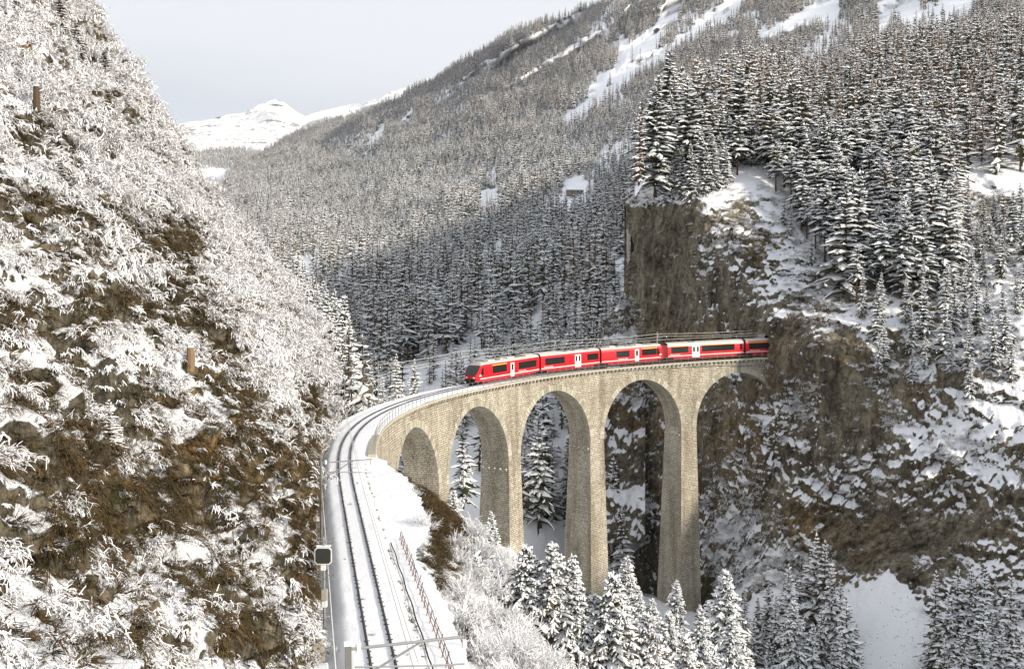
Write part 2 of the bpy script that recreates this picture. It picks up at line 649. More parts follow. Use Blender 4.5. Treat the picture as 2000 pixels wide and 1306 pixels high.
# --- the wide valley floor under everything
gr = 30
gx = np.sinh(np.linspace(-3.2, 3.2, 60)) / np.sinh(3.2) * 13500
gy = np.sinh(np.linspace(-3.2, 3.2, 60)) / np.sinh(3.2) * 13500
GX, GY = np.meshgrid(gx, gy)
GZ = -75 + fbm(np.stack([GX, GY, 0 * GX], -1), 900, 3, 3) * 6 - 0.00002 * np.hypot(GX, GY)
tag(obj('ground', mesh_np('ground', np.stack([GX, GY, GZ], -1).reshape(-1, 3), grid_faces(60, 60), [m_snow], smooth=True)), kind='structure')

# --- left hillside: stations along the track, profile rising to the left
prof = {
    5:   [(0, 0), (1.5, 0.9), (4, 2.6), (8, 5.6), (14, 11), (22, 19), (38, 36), (66, 62)],
    45:  [(0, 0), (1.0, 1.7), (3.2, 4.6), (7, 9.2), (13, 16.5), (22, 26.5), (36, 42), (66, 68)],
    80:  [(0, 0), (0.9, 5.5), (3.8, 11.2), (8, 16.5), (14, 23.5), (22, 33), (34, 48), (66, 76)],
    108: [(0, 0), (1.6, 11.6), (5.6, 17.2), (11.3, 23.0), (17.0, 30.5), (22.2, 38.5), (30, 51), (66, 86)],
}
pk = sorted(prof)
by = np.concatenate([np.arange(6, 60, 0.22), np.arange(60, 114, 0.34), np.linspace(114, 150, 60)])
bx = trk_x_at(np.minimum(by, 112)) - 3.0
over = np.clip(by - 112, 0, None)
bx = bx - over * 0.35 - over ** 2 * 0.035
tt = np.concatenate([np.linspace(0, 2, 70, endpoint=False), np.linspace(2, 6, 190, endpoint=False), np.linspace(6, 7, 30)])
PO = np.zeros((len(by), len(tt)))
PZ = np.zeros_like(PO)
for k, col in ((0, PO), (1, PZ)):
    ctrl = np.array([[p[k] for p in prof[q]] for q in pk])
    at_st = np.array([[np.interp(b, pk, ctrl[:, j]) for j in range(8)] for b in by])
    for i in range(len(by)):
        col[i] = np.interp(tt, range(8), at_st[i])
ker = np.hanning(23)
ker /= ker.sum()
PZs = np.apply_along_axis(lambda r: np.convolve(np.pad(r, 11, mode='edge'), ker, 'valid'), 1, PZ)
wsm = smooth(tt, 0.3, 1.2)
PZ = PZ * (1 - wsm) + PZs * wsm
LH = np.stack([bx[:, None] - PO, by[:, None] + 0 * PO, PZ - 0.5], -1)
dsp = fbm(LH, (8, 8, 8), 5, 11, 0.55) * 2.4 + fbm(LH, (2.2, 2.2, 1.6), 4, 21, 0.6) * 0.55
rid = fbm(LH + 3.1, (5.5, 5.5, 9), 4, 31, 0.5, True)
dsp = dsp + np.clip(rid - 0.02, 0, 1) * 2.3
dsp *= smooth(PO + PZ * 0.15, 0.1, 2.5)[...]
LH = LH + dsp[..., None] * np.array([0.72, -0.28, 0.42])
LU, LV = proj(LH)
LN = normals_of(LH)
BROWN = [(60, 250, 60, 35, 1), (150, 285, 90, 35, 1), (110, 410, 110, 45, 1), (285, 450, 110, 60, 1.1), (350, 530, 50, 110, 1.1),
         (235, 585, 120, 35, 1), (425, 660, 45, 80, 1), (170, 620, 60, 40, 0.9), (50, 760, 55, 50, 1), (470, 770, 45, 60, 1), (605, 790, 30, 110, 1.2),
         (100, 905, 130, 70, 1.1), (250, 960, 110, 60, 1), (390, 900, 80, 100, 1.1), (500, 910, 60, 100, 1.1), (570, 850, 50, 80, 1),
         (80, 1085, 120, 60, 1.1), (290, 1030, 110, 50, 1.1), (450, 1180, 60, 120, 1.3), (230, 1250, 90, 40, 1), (370, 1130, 70, 40, 1),
         (590, 1000, 40, 120, 1.2), (520, 1250, 50, 70, 1), (60, 1230, 60, 50, .9), (180, 1000, 90, 40, .8), (30, 620, 40, 40, .8), (600, 1130, 40, 60, 1.1),
         (130, 500, 60, 30, .8), (210, 200, 40, 30, .7), (330, 620, 60, 40, .8), (300, 780, 60, 30, .8), (180, 830, 60, 30, .8)]
lb = blob(LU, LV, BROWN)
aniso = fbm(np.stack([LH[..., 0] * 0.75 + LH[..., 2] * 0.65, LH[..., 1], LH[..., 2] * 0.75 - LH[..., 0] * 0.65], -1), (0.9, 1.8, 2.6), 4, 41, 0.6)
l_snow = 0.72 + 0.5 * (LN[..., 2] - 0.55) + 0.34 * aniso - 0.34 * np.clip(lb, 0, 1.2) - 0.04 * smooth(LV, 800, 1100)
l_snow -= 0.5 * smooth(-LN[..., 2], -0.38, -0.15)
l_turf = 0.43 + 1.6 * (LN[..., 2] - 0.42) + 0.3 * fbm(LH, 5, 3, 51) - blob(LU, LV, [(460, 1210, 50, 110, 1.2), (330, 480, 90, 60, 0.9), (370, 560, 40, 70, .9), (330, 900, 60, 50, .7), (560, 880, 40, 90, .7), (610, 800, 25, 90, .9), (140, 400, 60, 30, .5), (590, 1020, 30, 90, .6)])
terrain('left_hillside', LH, m_hill, l_snow, l_turf)

# --- gorge side below and right of the track, valley bottom, ground under the viaduct (height over x, y)
gp = []
for yy, e in ((8, 4.2), (20, 4.0), (32, 3.7), (45, 3.4), (58, 3.3), (66, 4.6), (76, 5.6), (86, 4.6), (95, 2.9)):
    X = trk_x_at(yy) + e
    gp += [(X, yy, -0.55), (X - 6, yy, -0.9), (X - 16, yy, -1.2)]
    for dx, dz in ((1.2, -1.2), (5, -4.6), (11, -10.5), (22, -21), (38, -34), (62, -50)):
        gp.append((X + dx, yy + dx * 0.25, dz - 0.02 * dx))
gp += [(-14.0, 104, -3.0), (-13.4, 112, -6.5), (-12.8, 122, -12.0), (-11.6, 131, -16.5), (-10.6, 144, -19), (-1, 160, -28), (0.5, 166, -31.5), (15, 183, -44), (35, 198, -50),
       (-6, 118, -14), (2, 112, -17.5), (24, 110, -36), (46, 108, -50), (0, 135, -22), (18, 140, -37), (45, 145, -54), (65, 160, -56), (60, 190, -55),
       (-20, 112, -1.3), (-23, 122, -2.0), (-24, 134, -5), (-26, 146, -10), (-20, 160, -20), (-14, 180, -32), (0, 200, -44), (20, 215, -53), (45, 225, -57), (75, 215, -52),
       (-40, 160, -14), (-45, 190, -26), (-40, 230, -38), (-10, 240, -52), (30, 260, -58), (70, 260, -56), (-60, 280, -40), (0, 300, -52), (110, 160, -20), (140, 220, 0), (80, 125, -34), (95, 124, -6), (116, 112, -3), (148, 104, 10), (104, 90, -12), (125, 62, 2), (149, 62, 16), (149, 20, 10), (120, 20, -12), (149, 160, 0)]  # far right points: unseen flank, raised to shade the snow cone
gp = np.array(gp)


class TPZ:
    def __init__(self, p, sm=1e-3):
        self.x = p[:, :2] / 50
        n = len(p)
        r = np.linalg.norm(self.x[:, None] - self.x[None], axis=2)
        Q = np.c_[np.ones(n), self.x]
        A = np.block([[TPS.k(r) + sm * np.eye(n), Q], [Q.T, np.zeros((3, 3))]])
        self.c = np.linalg.solve(A, np.r_[p[:, 2], 0, 0, 0])

    def __call__(self, x, y):
        sh = np.shape(x)
        q = np.stack([np.ravel(x), np.ravel(y)], 1) / 50
        out = np.empty(len(q))
        for a in range(0, len(q), 20000):
            b = q[a:a + 20000]
            r = np.linalg.norm(b[:, None] - self.x[None], axis=2)
            out[a:a + 20000] = TPS.k(r) @ self.c[:-3] + self.c[-3] + b @ self.c[-2:]
        return out.reshape(sh)


gorge_z = TPZ(gp)
hx = np.arange(-62, 150, 0.7)
hy = np.arange(8, 300, 0.9)
HX, HY = np.meshgrid(hx, hy)
HZ = gorge_z(HX, HY)
# keep the ground just under the railway bed and clear of it
sx = trk_x_at(HY)
dist_right = np.where(HY < 118, HX - sx, 99)
n0 = np.stack([HX, HY, HZ], -1)
nz = fbm(n0, 7, 4, 61, 0.55) * 1.3 + fbm(n0, 1.8, 3, 71) * 0.3
wq = smooth(HX - (sx + 4.2), 0.3, 3.5)
wq = np.where(HY > 96, smooth(HY, 96, 110), wq)
HZ = HZ + nz * wq
bedw = np.interp(HY, [8, 32, 58, 66, 76, 86, 95, 118], [4.2, 3.7, 3.3, 4.4, 5.2, 4.4, 2.9, 2.8])
under = (HY < 118) & (HX < sx + bedw) & (HX > sx - 30)
HZ = np.where(under, np.minimum(HZ, -0.7), HZ)
HP = np.stack([HX, HY, HZ], -1)
HU, HV = proj(HP)
HN = normals_of(HP)
h_snow = 0.80 + 0.3 * fbm(HP, (2.5, 2.5, 2.5), 3, 81) - 0.20 * np.clip(blob(HU, HV, [
    (840, 985, 60, 50, 1.2), (860, 1080, 60, 45, 1.2), (830, 1160, 40, 60, 1.2), (870, 1280, 40, 40, 1), (800, 1090, 25, 60, 1.1), (820, 1210, 30, 60, 1.1), (890, 1020, 40, 40, 1)]), 0, 1.3)
h_turf = np.full(HX.shape, 0.9)
terrain('gorge_slope', HP, m_hill, h_snow, h_turf)


def gorge_height(x, y):
    j = np.clip((np.asarray(x) - hx[0]) / 0.7, 0, len(hx) - 1.001)
    i = np.clip((np.asarray(y) - hy[0]) / 0.9, 0, len(hy) - 1.001)
    i0, j0 = np.floor(i).astype(int), np.floor(j).astype(int)
    fi, fj = i - i0, j - j0
    return (HZ[i0, j0] * (1 - fi) * (1 - fj) + HZ[i0 + 1, j0] * fi * (1 - fj) + HZ[i0, j0 + 1] * (1 - fi) * fj + HZ[i0 + 1, j0 + 1] * fi * fj)


# --- slopes described by how far away they are along lines of sight, turned into real points in space
class Slope:
    def __init__(self, ctrl, us, vsky, vbot, nrow, disp=None, crest=1.25, drop=60, power=1.0, jit=None):
        self.f = TPS(ctrl)
        self.us = us
        t = np.linspace(0, 1, nrow) ** power
        U = np.repeat(us[None], nrow, 0)
        vs = vsky(us)[None]
        vb = vbot(us)[None]
        V = vb + (vs - vb) * t[:, None]
        if jit is not None:
            U = U + jit(U, V)
        D = self.f(U, V)
        P = at(U, V, D)
        self.disp = disp
        if disp is not None:
            D = D + disp(P, U, V)
            P = at(U, V, D)
        self.U, self.V, self.D, self.P = U, V, D, P
        # the far side behind the crest
        ex = []
        for k in (0.33, 1.0):
            q = P[-1].copy()
            q[:, :2] *= 1 + (crest - 1) * k
            q[:, 2] = q[:, 2] - drop * k if drop is not None else CAMZ + (q[:, 2] - CAMZ) * (1 + (crest - 1) * k * 0.88)
            ex.append(q)
        self.full = np.concatenate([P, np.array(ex)], 0)

    def area(self):
        P = self.P
        a = np.linalg.norm(np.cross(P[1:, :-1] - P[:-1, :-1], P[:-1, 1:] - P[:-1, :-1]), axis=2)
        return a

    def sample(self, n, weight):
        """n random spots, density per square metre given by weight(u, v, d)"""
        a = self.area() * np.clip(weight(self.U[:-1, :-1], self.V[:-1, :-1], self.D[:-1, :-1]), 0, None)
        p = a.ravel() / a.sum()
        idx = rng.choice(p.size, n, p=p)
        i, j = np.unravel_index(idx, a.shape)
        fi, fj = rng.random(n)[:, None], rng.random(n)[:, None]
        P = self.P
        q = P[i, j] * (1 - fi) * (1 - fj) + P[i + 1, j] * fi * (1 - fj) + P[i, j + 1] * (1 - fi) * fj + P[i + 1, j + 1] * fi * fj
        return q


def curve(pts):
    p = np.array(pts, float)
    return lambda u: np.interp(u, p[:, 0], p[:, 1])


# right-hand mountain: forest slope behind the train up to the skyline
E_ctrl = [(480, 335, 2300), (523, 311, 2400), (625, 275, 2500), (759, 204, 2500), (836, 167, 2500), (900, 126, 2400), (1000, 70, 2250), (1100, 35, 2150), (1200, 0, 2000),
          (480, 450, 1050), (600, 450, 1000), (700, 450, 930), (800, 450, 820), (900, 450, 720), (1000, 450, 640), (1100, 450, 560), (1200, 450, 480), (1300, 450, 410),
          (480, 400, 1500), (600, 400, 1400), (700, 400, 1180), (800, 400, 1000), (900, 400, 880), (1000, 400, 780), (1100, 400, 670), (1200, 400, 570),
          (480, 350, 2050), (600, 350, 1850), (700, 350, 1550), (800, 350, 1280), (900, 350, 1110), (1000, 350, 960), (1100, 350, 830), (1200, 350, 720), (1300, 350, 620),
          (600, 300, 2250), (700, 300, 1950), (800, 300, 1600), (900, 300, 1360), (1000, 300, 1160), (1100, 300, 1010), (1200, 300, 870), (1300, 300, 770),
          (700, 250, 2250), (800, 250, 1950), (900, 250, 1650), (1000, 250, 1400), (1100, 250, 1210), (1200, 250, 1040), (1300, 250, 920), (1500, 250, 760),
          (800, 200, 2280), (900, 200, 1950), (1000, 200, 1650), (1100, 200, 1400), (1200, 200, 1210), (1300, 200, 1070), (1500, 200, 870),
          (900, 150, 2260), (1000, 150, 1930), (1100, 150, 1650), (1200, 150, 1410), (1300, 150, 1240), (1500, 150, 1010), (1750, 150, 820),
          (1000, 100, 2120), (1100, 100, 1880), (1200, 100, 1620), (1300, 100, 1430), (1500, 100, 1160), (1750, 100, 940), (2000, 100, 780),
          (1100, 50, 2100), (1200, 50, 1850), (1300, 50, 1630), (1500, 50, 1340), (1750, 50, 1070), (2000, 50, 880),
          (1300, 0, 1830), (1500, 0, 1520), (1750, 0, 1220), (2000, 0, 990), (1300, -100, 2150), (1500, -100, 1850), (1750, -100, 1500), (2000, -100, 1230), (2200, -100, 1080),
          (600, 500, 720), (700, 500, 690), (800, 500, 630), (900, 500, 570), (1000, 500, 510), (1100, 500, 450), (1200, 500, 390),
          (700, 600, 480), (800, 600, 450), (900, 600, 420), (1000, 600, 385), (1100, 600, 340), (1200, 600, 305), (1300, 600, 280),
          (700, 700, 355), (800, 700, 345), (900, 700, 330), (1000, 700, 312), (1100, 700, 290), (1200, 700, 270),
          (700, 800, 285), (800, 800, 280), (1000, 800, 272), (1200, 800, 258), (800, 900, 245), (1000, 900, 244), (1200, 900, 242), (1300, 900, 240),
          (800, 1000, 222), (1000, 1000, 222), (1200, 1000, 232), (1300, 1000, 238), (800, 1120, 205), (1000, 1120, 218), (1200, 1120, 232), (1400, 1120, 240)]
e_sky = curve([(380, 392), (440, 362), (478, 335), (523, 313), (570, 297), (625, 277), (690, 240), (759, 206), (836, 168), (900, 128), (950, 97), (1000, 71), (1050, 52), (1100, 36), (1150, 18), (1200, -2), (1300, -90), (1400, -140), (1600, -160), (2200, -180)])


def e_disp(P, U, V):
    s = P[..., 1]
    a = fbm(P, (520, 170, 520), 4, 101, 0.55) * 0.10 * s + fbm(P, (170, 62, 170), 4, 111, 0.55, True) * 0.03 * s
    return a * smooth(s, 240, 700)


SE = Slope(E_ctrl, np.concatenate([np.arange(380, 1340, 7.0), np.arange(1340, 2160, 12.0)]), e_sky, curve([(380, 470), (480, 520), (600, 620), (700, 1000), (760, 1130), (2200, 1130)]), 150, e_disp, 1.3, 250)
en = normals_of(SE.full)
ufull, vfull = proj(SE.full)
e_snow = np.full(SE.full.shape[:2], 0.95) + 0.25 * fbm(SE.full, 60, 3, 121)
terrain('forest_mountain', SE.full, m_forest_floor, e_snow)

# spur on the left of the valley beyond the near hillside
G_ctrl = [(380, 400, 1000), (420, 415, 880), (460, 445, 700), (500, 490, 520), (550, 545, 380), (600, 615, 265), (650, 705, 195), (690, 795, 155), (715, 850, 140),
          (380, 550, 600), (460, 600, 420), (550, 680, 280), (600, 750, 210), (650, 820, 160), (690, 900, 132), (380, 750, 330), (550, 850, 190), (650, 950, 125)]
SG = Slope(G_ctrl, np.arange(380, 722, 4.0), curve([(380, 398), (420, 418), (460, 450), (500, 495), (550, 548), (600, 615), (650, 705), (690, 790), (722, 870)]),
           curve([(380, 700), (550, 820), (650, 900), (722, 960)]), 60, lambda P, U, V: fbm(P, 25, 4, 131) * 0.02 * P[..., 1], 1.12, 45)
terrain('valley_spur', SG.full, m_forest_floor, np.full(SG.full.shape[:2], 0.95))

# right-hand cliff with the wooded slope above it
F_ctrl = [(1232, 395, 240), (1232, 550, 239), (1232, 700, 238), (1240, 950, 234), (1260, 1150, 226), (1270, 1306, 214),
          (1300, 390, 236), (1300, 550, 231), (1300, 700, 228), (1300, 950, 223), (1320, 1100, 214), (1330, 1306, 196),
          (1400, 380, 232), (1400, 480, 222), (1400, 600, 218), (1400, 720, 216), (1400, 950, 209), (1400, 1100, 199), (1400, 1250, 182),
          (1510, 380, 234), (1510, 480, 221), (1510, 580, 210), (1510, 690, 202), (1500, 640, 205), (1520, 720, 200), (1510, 850, 197), (1510, 1000, 190), (1510, 1100, 182), (1510, 1200, 166), (1510, 1306, 152),
          (1620, 400, 236), (1620, 500, 218), (1600, 600, 201), (1590, 670, 193), (1600, 780, 193), (1620, 900, 188), (1620, 1030, 179), (1620, 1130, 168), (1620, 1306, 146),
          (1740, 400, 236), (1740, 500, 214), (1740, 610, 195), (1740, 700, 188), (1740, 800, 184), (1740, 900, 179), (1740, 1000, 173), (1740, 1100, 163), (1740, 1200, 152), (1740, 1306, 141),
          (1860, 400, 240), (1860, 500, 213), (1870, 620, 192), (1900, 720, 179), (1900, 820, 174), (1900, 950, 168), (1900, 1080, 158), (1900, 1150, 151), (1900, 1306, 137),
          (2000, 400, 240), (2000, 500, 210), (2000, 620, 185), (2030, 720, 177), (2030, 900, 162), (2030, 1080, 151), (2030, 1180, 144), (2030, 1306, 132),
          (2200, 400, 235), (2200, 650, 178), (2200, 900, 154), (2200, 1150, 136), (2200, 1306, 124), (1500, 1420, 140), (1800, 1420, 130), (2100, 1420, 120),
          (2400, 600, 180), (2400, 1000, 142), (2400, 400, 225), (2400, 1400, 112),
          (1260, 330, 236), (1340, 260, 262), (1420, 240, 275), (1500, 300, 252), (1500, 215, 285), (1600, 300, 262), (1600, 285, 268), (1700, 300, 262), (1700, 200, 300),
          (1850, 300, 268), (1850, 150, 335), (2000, 300, 270), (2000, 130, 345), (2200, 130, 345), (2200, 300, 275)]
f_sky = curve([(1228, 398), (1240, 372), (1265, 330), (1300, 285), (1340, 255), (1420, 232), (1500, 212), (1560, 238), (1600, 262), (1650, 225), (1700, 195), (1780, 168), (1850, 148), (2000, 122), (2200, 100), (2420, 95)])


f_toe = curve([(1228, 1400), (1380, 1230), (1440, 1190), (1500, 1150), (1600, 1160), (1660, 1155), (1715, 1132), (1735, 1110), (1760, 1138), (1800, 1185), (1835, 1222), (1900, 1238), (1960, 1250), (2000, 1285), (2200, 1330), (2420, 1380)])      # where the rock meets the snow below


def f_disp(P, U, V):
    cl = smooth(V + 60 * smooth(U, 1820, 1880), 360, 470)                                   # rock only below the brink
    cl = cl * (1 - smooth(V - f_toe(U), -20, 30))
    cl = cl * (1 - 0.5 * smooth(U, 1580, 1640) * smooth(V, 540, 600) * (1 - smooth(V, 820, 900)))
    q = (P[..., 2] * 0.75 + P[..., 0] * 0.66) + fbm(P, 24, 5, 201, 0.62) * 26
    saw = (q / 10.5) % 1.0
    led = np.where(saw < 0.66, saw / 0.66, (1 - saw) / 0.34) - 0.5
    amp = smooth(U, 1330, 1520) * smooth(fbm(P, (16, 16, 16), 4, 217, 0.6), -0.15, 0.3)
    q2 = (P[..., 2] + P[..., 0] * 0.25) + fbm(P, 7, 5, 211, 0.6) * 6
    saw2 = (q2 / 4.3) % 1.0
    led2 = np.where(saw2 < 0.7, saw2 / 0.7, (1 - saw2) / 0.3) - 0.5
    d = led * 2.3 * amp + led2 * 1.5 * smooth(fbm(P, 11, 4, 219, 0.6), -0.1, 0.35)
    d = d + fbm(P, (5, 5, 8), 5, 221, 0.62) * 2.9 + fbm(P, (22, 22, 40), 3, 231) * 4.0 + fbm(P, (9, 9, 13), 4, 235, 0.55, True) * 1.6 + fbm(P, (3.2, 3.2, 15), 4, 239, 0.6, True) * 1.1
    d = d * cl * (1 - 0.85 * np.exp(-(((U - 1510) / 45) ** 2 + ((V - 690) / 40) ** 2)))
    return d + (1 - cl) * fbm(P, 12, 4, 241) * 1.2


SF = Slope(F_ctrl, np.concatenate([np.arange(1228, 2030, 2.6), np.arange(2030, 2420, 9.0)]), f_sky, curve([(1228, 1330), (2420, 1440)]), 400, f_disp, 1.12, 25,
           jit=lambda U, V: fbm(np.stack([0 * U, V, 0 * U], -1), (1, 95, 1), 5, 263, 0.62) * 40 * (1 - smooth(U, 1232, 1340)))
FP = SF.full
# the left corner of the cliff: the face turns away from us
back = []
for k, (du, kk) in enumerate(((1.0, 1.02), (3.0, 1.06), (9.0, 1.16))):
    q = FP[:, :1].copy()
    q[..., :2] *= kk
    q[..., 0] += du
    back.insert(0, q)
FP = np.concatenate(back + [FP], 1)
fu, fv = proj(FP)
fn_ = normals_of(FP)
f_bias = blob(fu, fv, [(1290, 520, 70, 130, -0.7), (1300, 660, 90, 60, -0.6), (1420, 640, 70, 70, -0.45), (1255, 780, 40, 130, -.3), (1640, 660, 35, 50, -0.5),
                       (1430, 455, 60, 45, 0.30), (1520, 430, 50, 60, 0.35), (1600, 540, 50, 50, 0.3), (1700, 520, 120, 100, 0.2), (1440, 380, 40, 30, -0.5), (1480, 490, 40, 60, -0.5), (1560, 600, 40, 50, -.4), (1930, 430, 80, 90, -0.15), (1880, 480, 30, 110, 0.5), (1960, 640, 60, 120, 0.2), (1850, 1130, 130, 70, -0.7), (1600, 1090, 110, 60, -0.55), (1740, 1080, 60, 40, -.5),
                       (1560, 800, 60, 60, 0.3), (1720, 800, 60, 50, 0.25), (1860, 880, 80, 60, 0.45), (1660, 930, 70, 40, 0.3), (1420, 950, 60, 110, 0.35), (1440, 1050, 60, 60, 0.3),
                       (1560, 1010, 80, 60, -0.45), (1700, 1030, 90, 60, -0.5), (1860, 1030, 110, 70, -0.6), (1960, 1000, 70, 80, -0.4), (1780, 690, 60, 40, -.2), (1650, 850, 60, 30, -.25)])
low = smooth(fv - f_toe(fu) + fbm(FP, 5, 3, 257) * 14, -10, 12)
f_snow = 0.36 + 0.95 * (fn_[..., 2] - 0.47) + 0.22 * fbm(FP, (4, 4, 4), 4, 251) + 0.50 * fbm(FP, (17, 17, 12), 4, 255) + f_bias * 0.55
brink = smooth(fv - curve([(1228, 398), (1330, 396), (1400, 372), (1470, 358), (1560, 400), (1800, 400), (1850, 350), (2420, 340)])(fu) + fbm(FP, 6, 4, 259) * 30, -14, 14)
f_snow = f_snow * brink + np.maximum(f_snow, 0.85) * (1 - brink)
f_snow = f_snow * (1 - low) + 1.0 * low
# tunnel mouth
tun = trk(np.arange(205, 225, 0.5), 0, 1.9)
dmin = np.full(FP.shape[:2], 1e9)
for p in tun:
    dmin = np.minimum(dmin, np.linalg.norm((FP - p) * np.array([1, 1, 0.95]), axis=2))
hole = dmin < 2.6
kf = ~(hole[:-1, :-1] | hole[1:, :-1] | hole[:-1, 1:] | hole[1:, 1:])
cliff_o = terrain('cliff', FP, m_cliff, f_snow, keep=kf)

# tunnel bore behind the mouth
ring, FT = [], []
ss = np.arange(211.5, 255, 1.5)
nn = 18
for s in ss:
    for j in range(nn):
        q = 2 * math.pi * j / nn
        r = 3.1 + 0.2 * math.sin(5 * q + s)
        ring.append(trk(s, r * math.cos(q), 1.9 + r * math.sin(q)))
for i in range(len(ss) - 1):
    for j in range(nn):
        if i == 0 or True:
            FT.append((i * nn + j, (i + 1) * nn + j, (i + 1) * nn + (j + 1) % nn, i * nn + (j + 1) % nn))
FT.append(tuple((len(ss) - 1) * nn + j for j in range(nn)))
tun_me = mesh_np('tunnel', np.array(ring), FT, [m_dark])  # darkness of the bore is put into its colour
# start the bore only where it lies inside the rock
keep_ring = None
tag(obj('tunnel', tun_me), kind='structure')

# snowy rock spur at the foot of the cliff's left corner
K_ctrl = [(1110, 760, 232), (1150, 680, 236), (1190, 615, 240), (1225, 565, 243), (1250, 540, 246), (1110, 900, 222), (1180, 900, 222), (1250, 900, 224), (1250, 700, 234), (1180, 760, 230), (1110, 1050, 212), (1250, 1050, 214)]
SK = Slope(K_ctrl, np.arange(1110, 1262, 2.5), curve([(1110, 770), (1130, 725), (1150, 690), (1165, 668), (1180, 628), (1195, 612), (1210, 585), (1225, 562), (1245, 540), (1262, 530)]), lambda u: 1060 + 0 * u, 120,
           lambda P, U, V: fbm(P, (5, 5, 7), 5, 291, 0.6) * 3.2 + fbm(P, (9, 9, 12), 4, 295, 0.55, True) * 2.0, 1.06, 12)
kn = normals_of(SK.full)
terrain('rock_spur', SK.full, m_cliff, 0.46 + 0.9 * (kn[..., 2] - 0.45) + 0.3 * fbm(SK.full, (8, 8, 6), 4, 297))

# wooded shoulder rising behind the cliff top, added and shaped to shade the forest
H_ctrl = [(1260, 345, 240), (1340, 270, 268), (1500, 225, 290), (1600, 275, 280), (1700, 210, 305), (1850, 160, 340), (2000, 135, 350), (2200, 115, 350), (2420, 110, 350), (1240, 330, 330),
          (1260, 285, 420), (1300, 235, 440), (1400, 190, 470), (1500, 165, 490), (1600, 175, 500), (1700, 135, 520), (1850, 95, 540), (2000, 75, 560), (2200, 50, 580), (2420, 40, 580)]
SH = Slope(H_ctrl, np.arange(1240, 2421, 10.0), curve([(1240, 345), (1260, 300), (1300, 240), (1400, 192), (1500, 167), (1600, 176), (1700, 136), (1850, 97), (2000, 77), (2200, 52), (2420, 42)]),
           lambda u: f_sky(u) + 14, 40, lambda P, U, V: fbm(P, 40, 4, 281) * 5, 1.85, None)  # unseen back keeps rising, so its shade reaches further up the forest
terrain('wooded_shade_shoulder', SH.full, m_forest_floor, np.full(SH.full.shape[:2], 0.95))

# --- far mountains
R2_ctrl = [(440, 330, 3600), (484, 314, 3700), (576, 256, 3900), (621, 222, 4000), (698, 207, 4000), (778, 183, 4000), (850, 160, 4000), (484, 380, 3000), (620, 330, 3100), (778, 280, 3200), (900, 150, 4000), (900, 250, 3300)]
S2 = Slope(R2_ctrl, np.arange(440, 900, 6.0), curve([(440, 338), (484, 316), (530, 288), (576, 258), (600, 240), (621, 224), (660, 214), (698, 208), (740, 197), (778, 184), (840, 160), (900, 140)]),
           curve([(440, 370), (900, 300)]), 50, lambda P, U, V: fbm(P, (250, 250, 500), 5, 301) * 160, 1.2, 300)
terrain('far_ridge', S2.full, m_forest_floor, np.full(S2.full.shape[:2], 0.95))
R3_ctrl = [(200, 330, 4600), (330, 305, 4600), (420, 295, 4700), (500, 292, 4700), (560, 300, 4500), (330, 345, 3900), (420, 340, 3900), (520, 335, 3800), (200, 380, 3600), (420, 400, 3000), (560, 380, 3300)]
S3 = Slope(R3_ctrl, np.arange(200, 580, 6.0), curve([(200, 330), (330, 312), (360, 302), (420, 293), (470, 290), (500, 296), (540, 305), (580, 320)]), curve([(200, 420), (580, 420)]), 40,
           lambda P, U, V: fbm(P, 300, 4, 311) * 60, 1.15, 200)
terrain('wooded_hill', S3.full, m_forest_floor, np.full(S3.full.shape[:2], 0.95))
R4_ctrl = [(250, 262, 9000), (335, 247, 9500), (440, 226, 10000), (520, 198, 10500), (555, 200, 10500), (600, 224, 10500), (690, 205, 11000), (760, 180, 11000), (840, 160, 11500),
           (250, 330, 7000), (420, 300, 7200), (600, 300, 7600), (800, 250, 8000), (430, 260, 8700), (540, 240, 9200), (480, 228, 9900)]
S4 = Slope(R4_ctrl, np.arange(180, 900, 3.0), curve([(180, 270), (250, 258), (310, 252), (335, 246), (370, 238), (410, 233), (442, 224), (465, 222), (480, 220), (490, 214), (504, 204), (516, 203), (524, 197), (536, 193), (546, 199), (553, 199), (564, 207), (580, 219), (596, 227), (620, 218), (660, 209), (690, 203), (700, 202), (740, 192), (765, 178), (790, 172), (840, 150), (900, 140)]),
           curve([(180, 370), (900, 330)]), 110, lambda P, U, V: fbm(P, (700, 700, 1500), 6, 321, 0.55, True) * 330 + fbm(P, (250, 250, 900), 4, 331, 0.55) * 90, 1.15, 800)
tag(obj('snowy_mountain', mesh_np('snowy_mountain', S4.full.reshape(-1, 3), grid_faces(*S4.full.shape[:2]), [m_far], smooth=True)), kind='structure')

# the valley air: thin even haze that fades the far slopes
hm = bpy.data.materials.new('valley_haze')
hm.use_nodes = True
hm.node_tree.nodes.clear()
ho = hm.node_tree.nodes.new('ShaderNodeOutputMaterial')
hv = hm.node_tree.nodes.new('ShaderNodeVolumePrincipled')
hv.inputs['Color'].default_value = (0.90, 0.94, 1.0, 1)
hv.inputs['Density'].default_value = 0.000025
hv.inputs['Anisotropy'].default_value = 0.2
hm.node_tree.links.new(hv.outputs['Volume'], ho.inputs['Volume'])
tag(MB().box((0, 0, 1080), (29000, 29000, 2400)).build('haze', hm), kind='stuff')

# ------------------------------------------------------------------ vegetation: models
def tri_mesh(name, V, F, m):
    return mesh_np(name, np.array(V), np.array(F), [m] if not isinstance(m, list) else m, smooth=False)


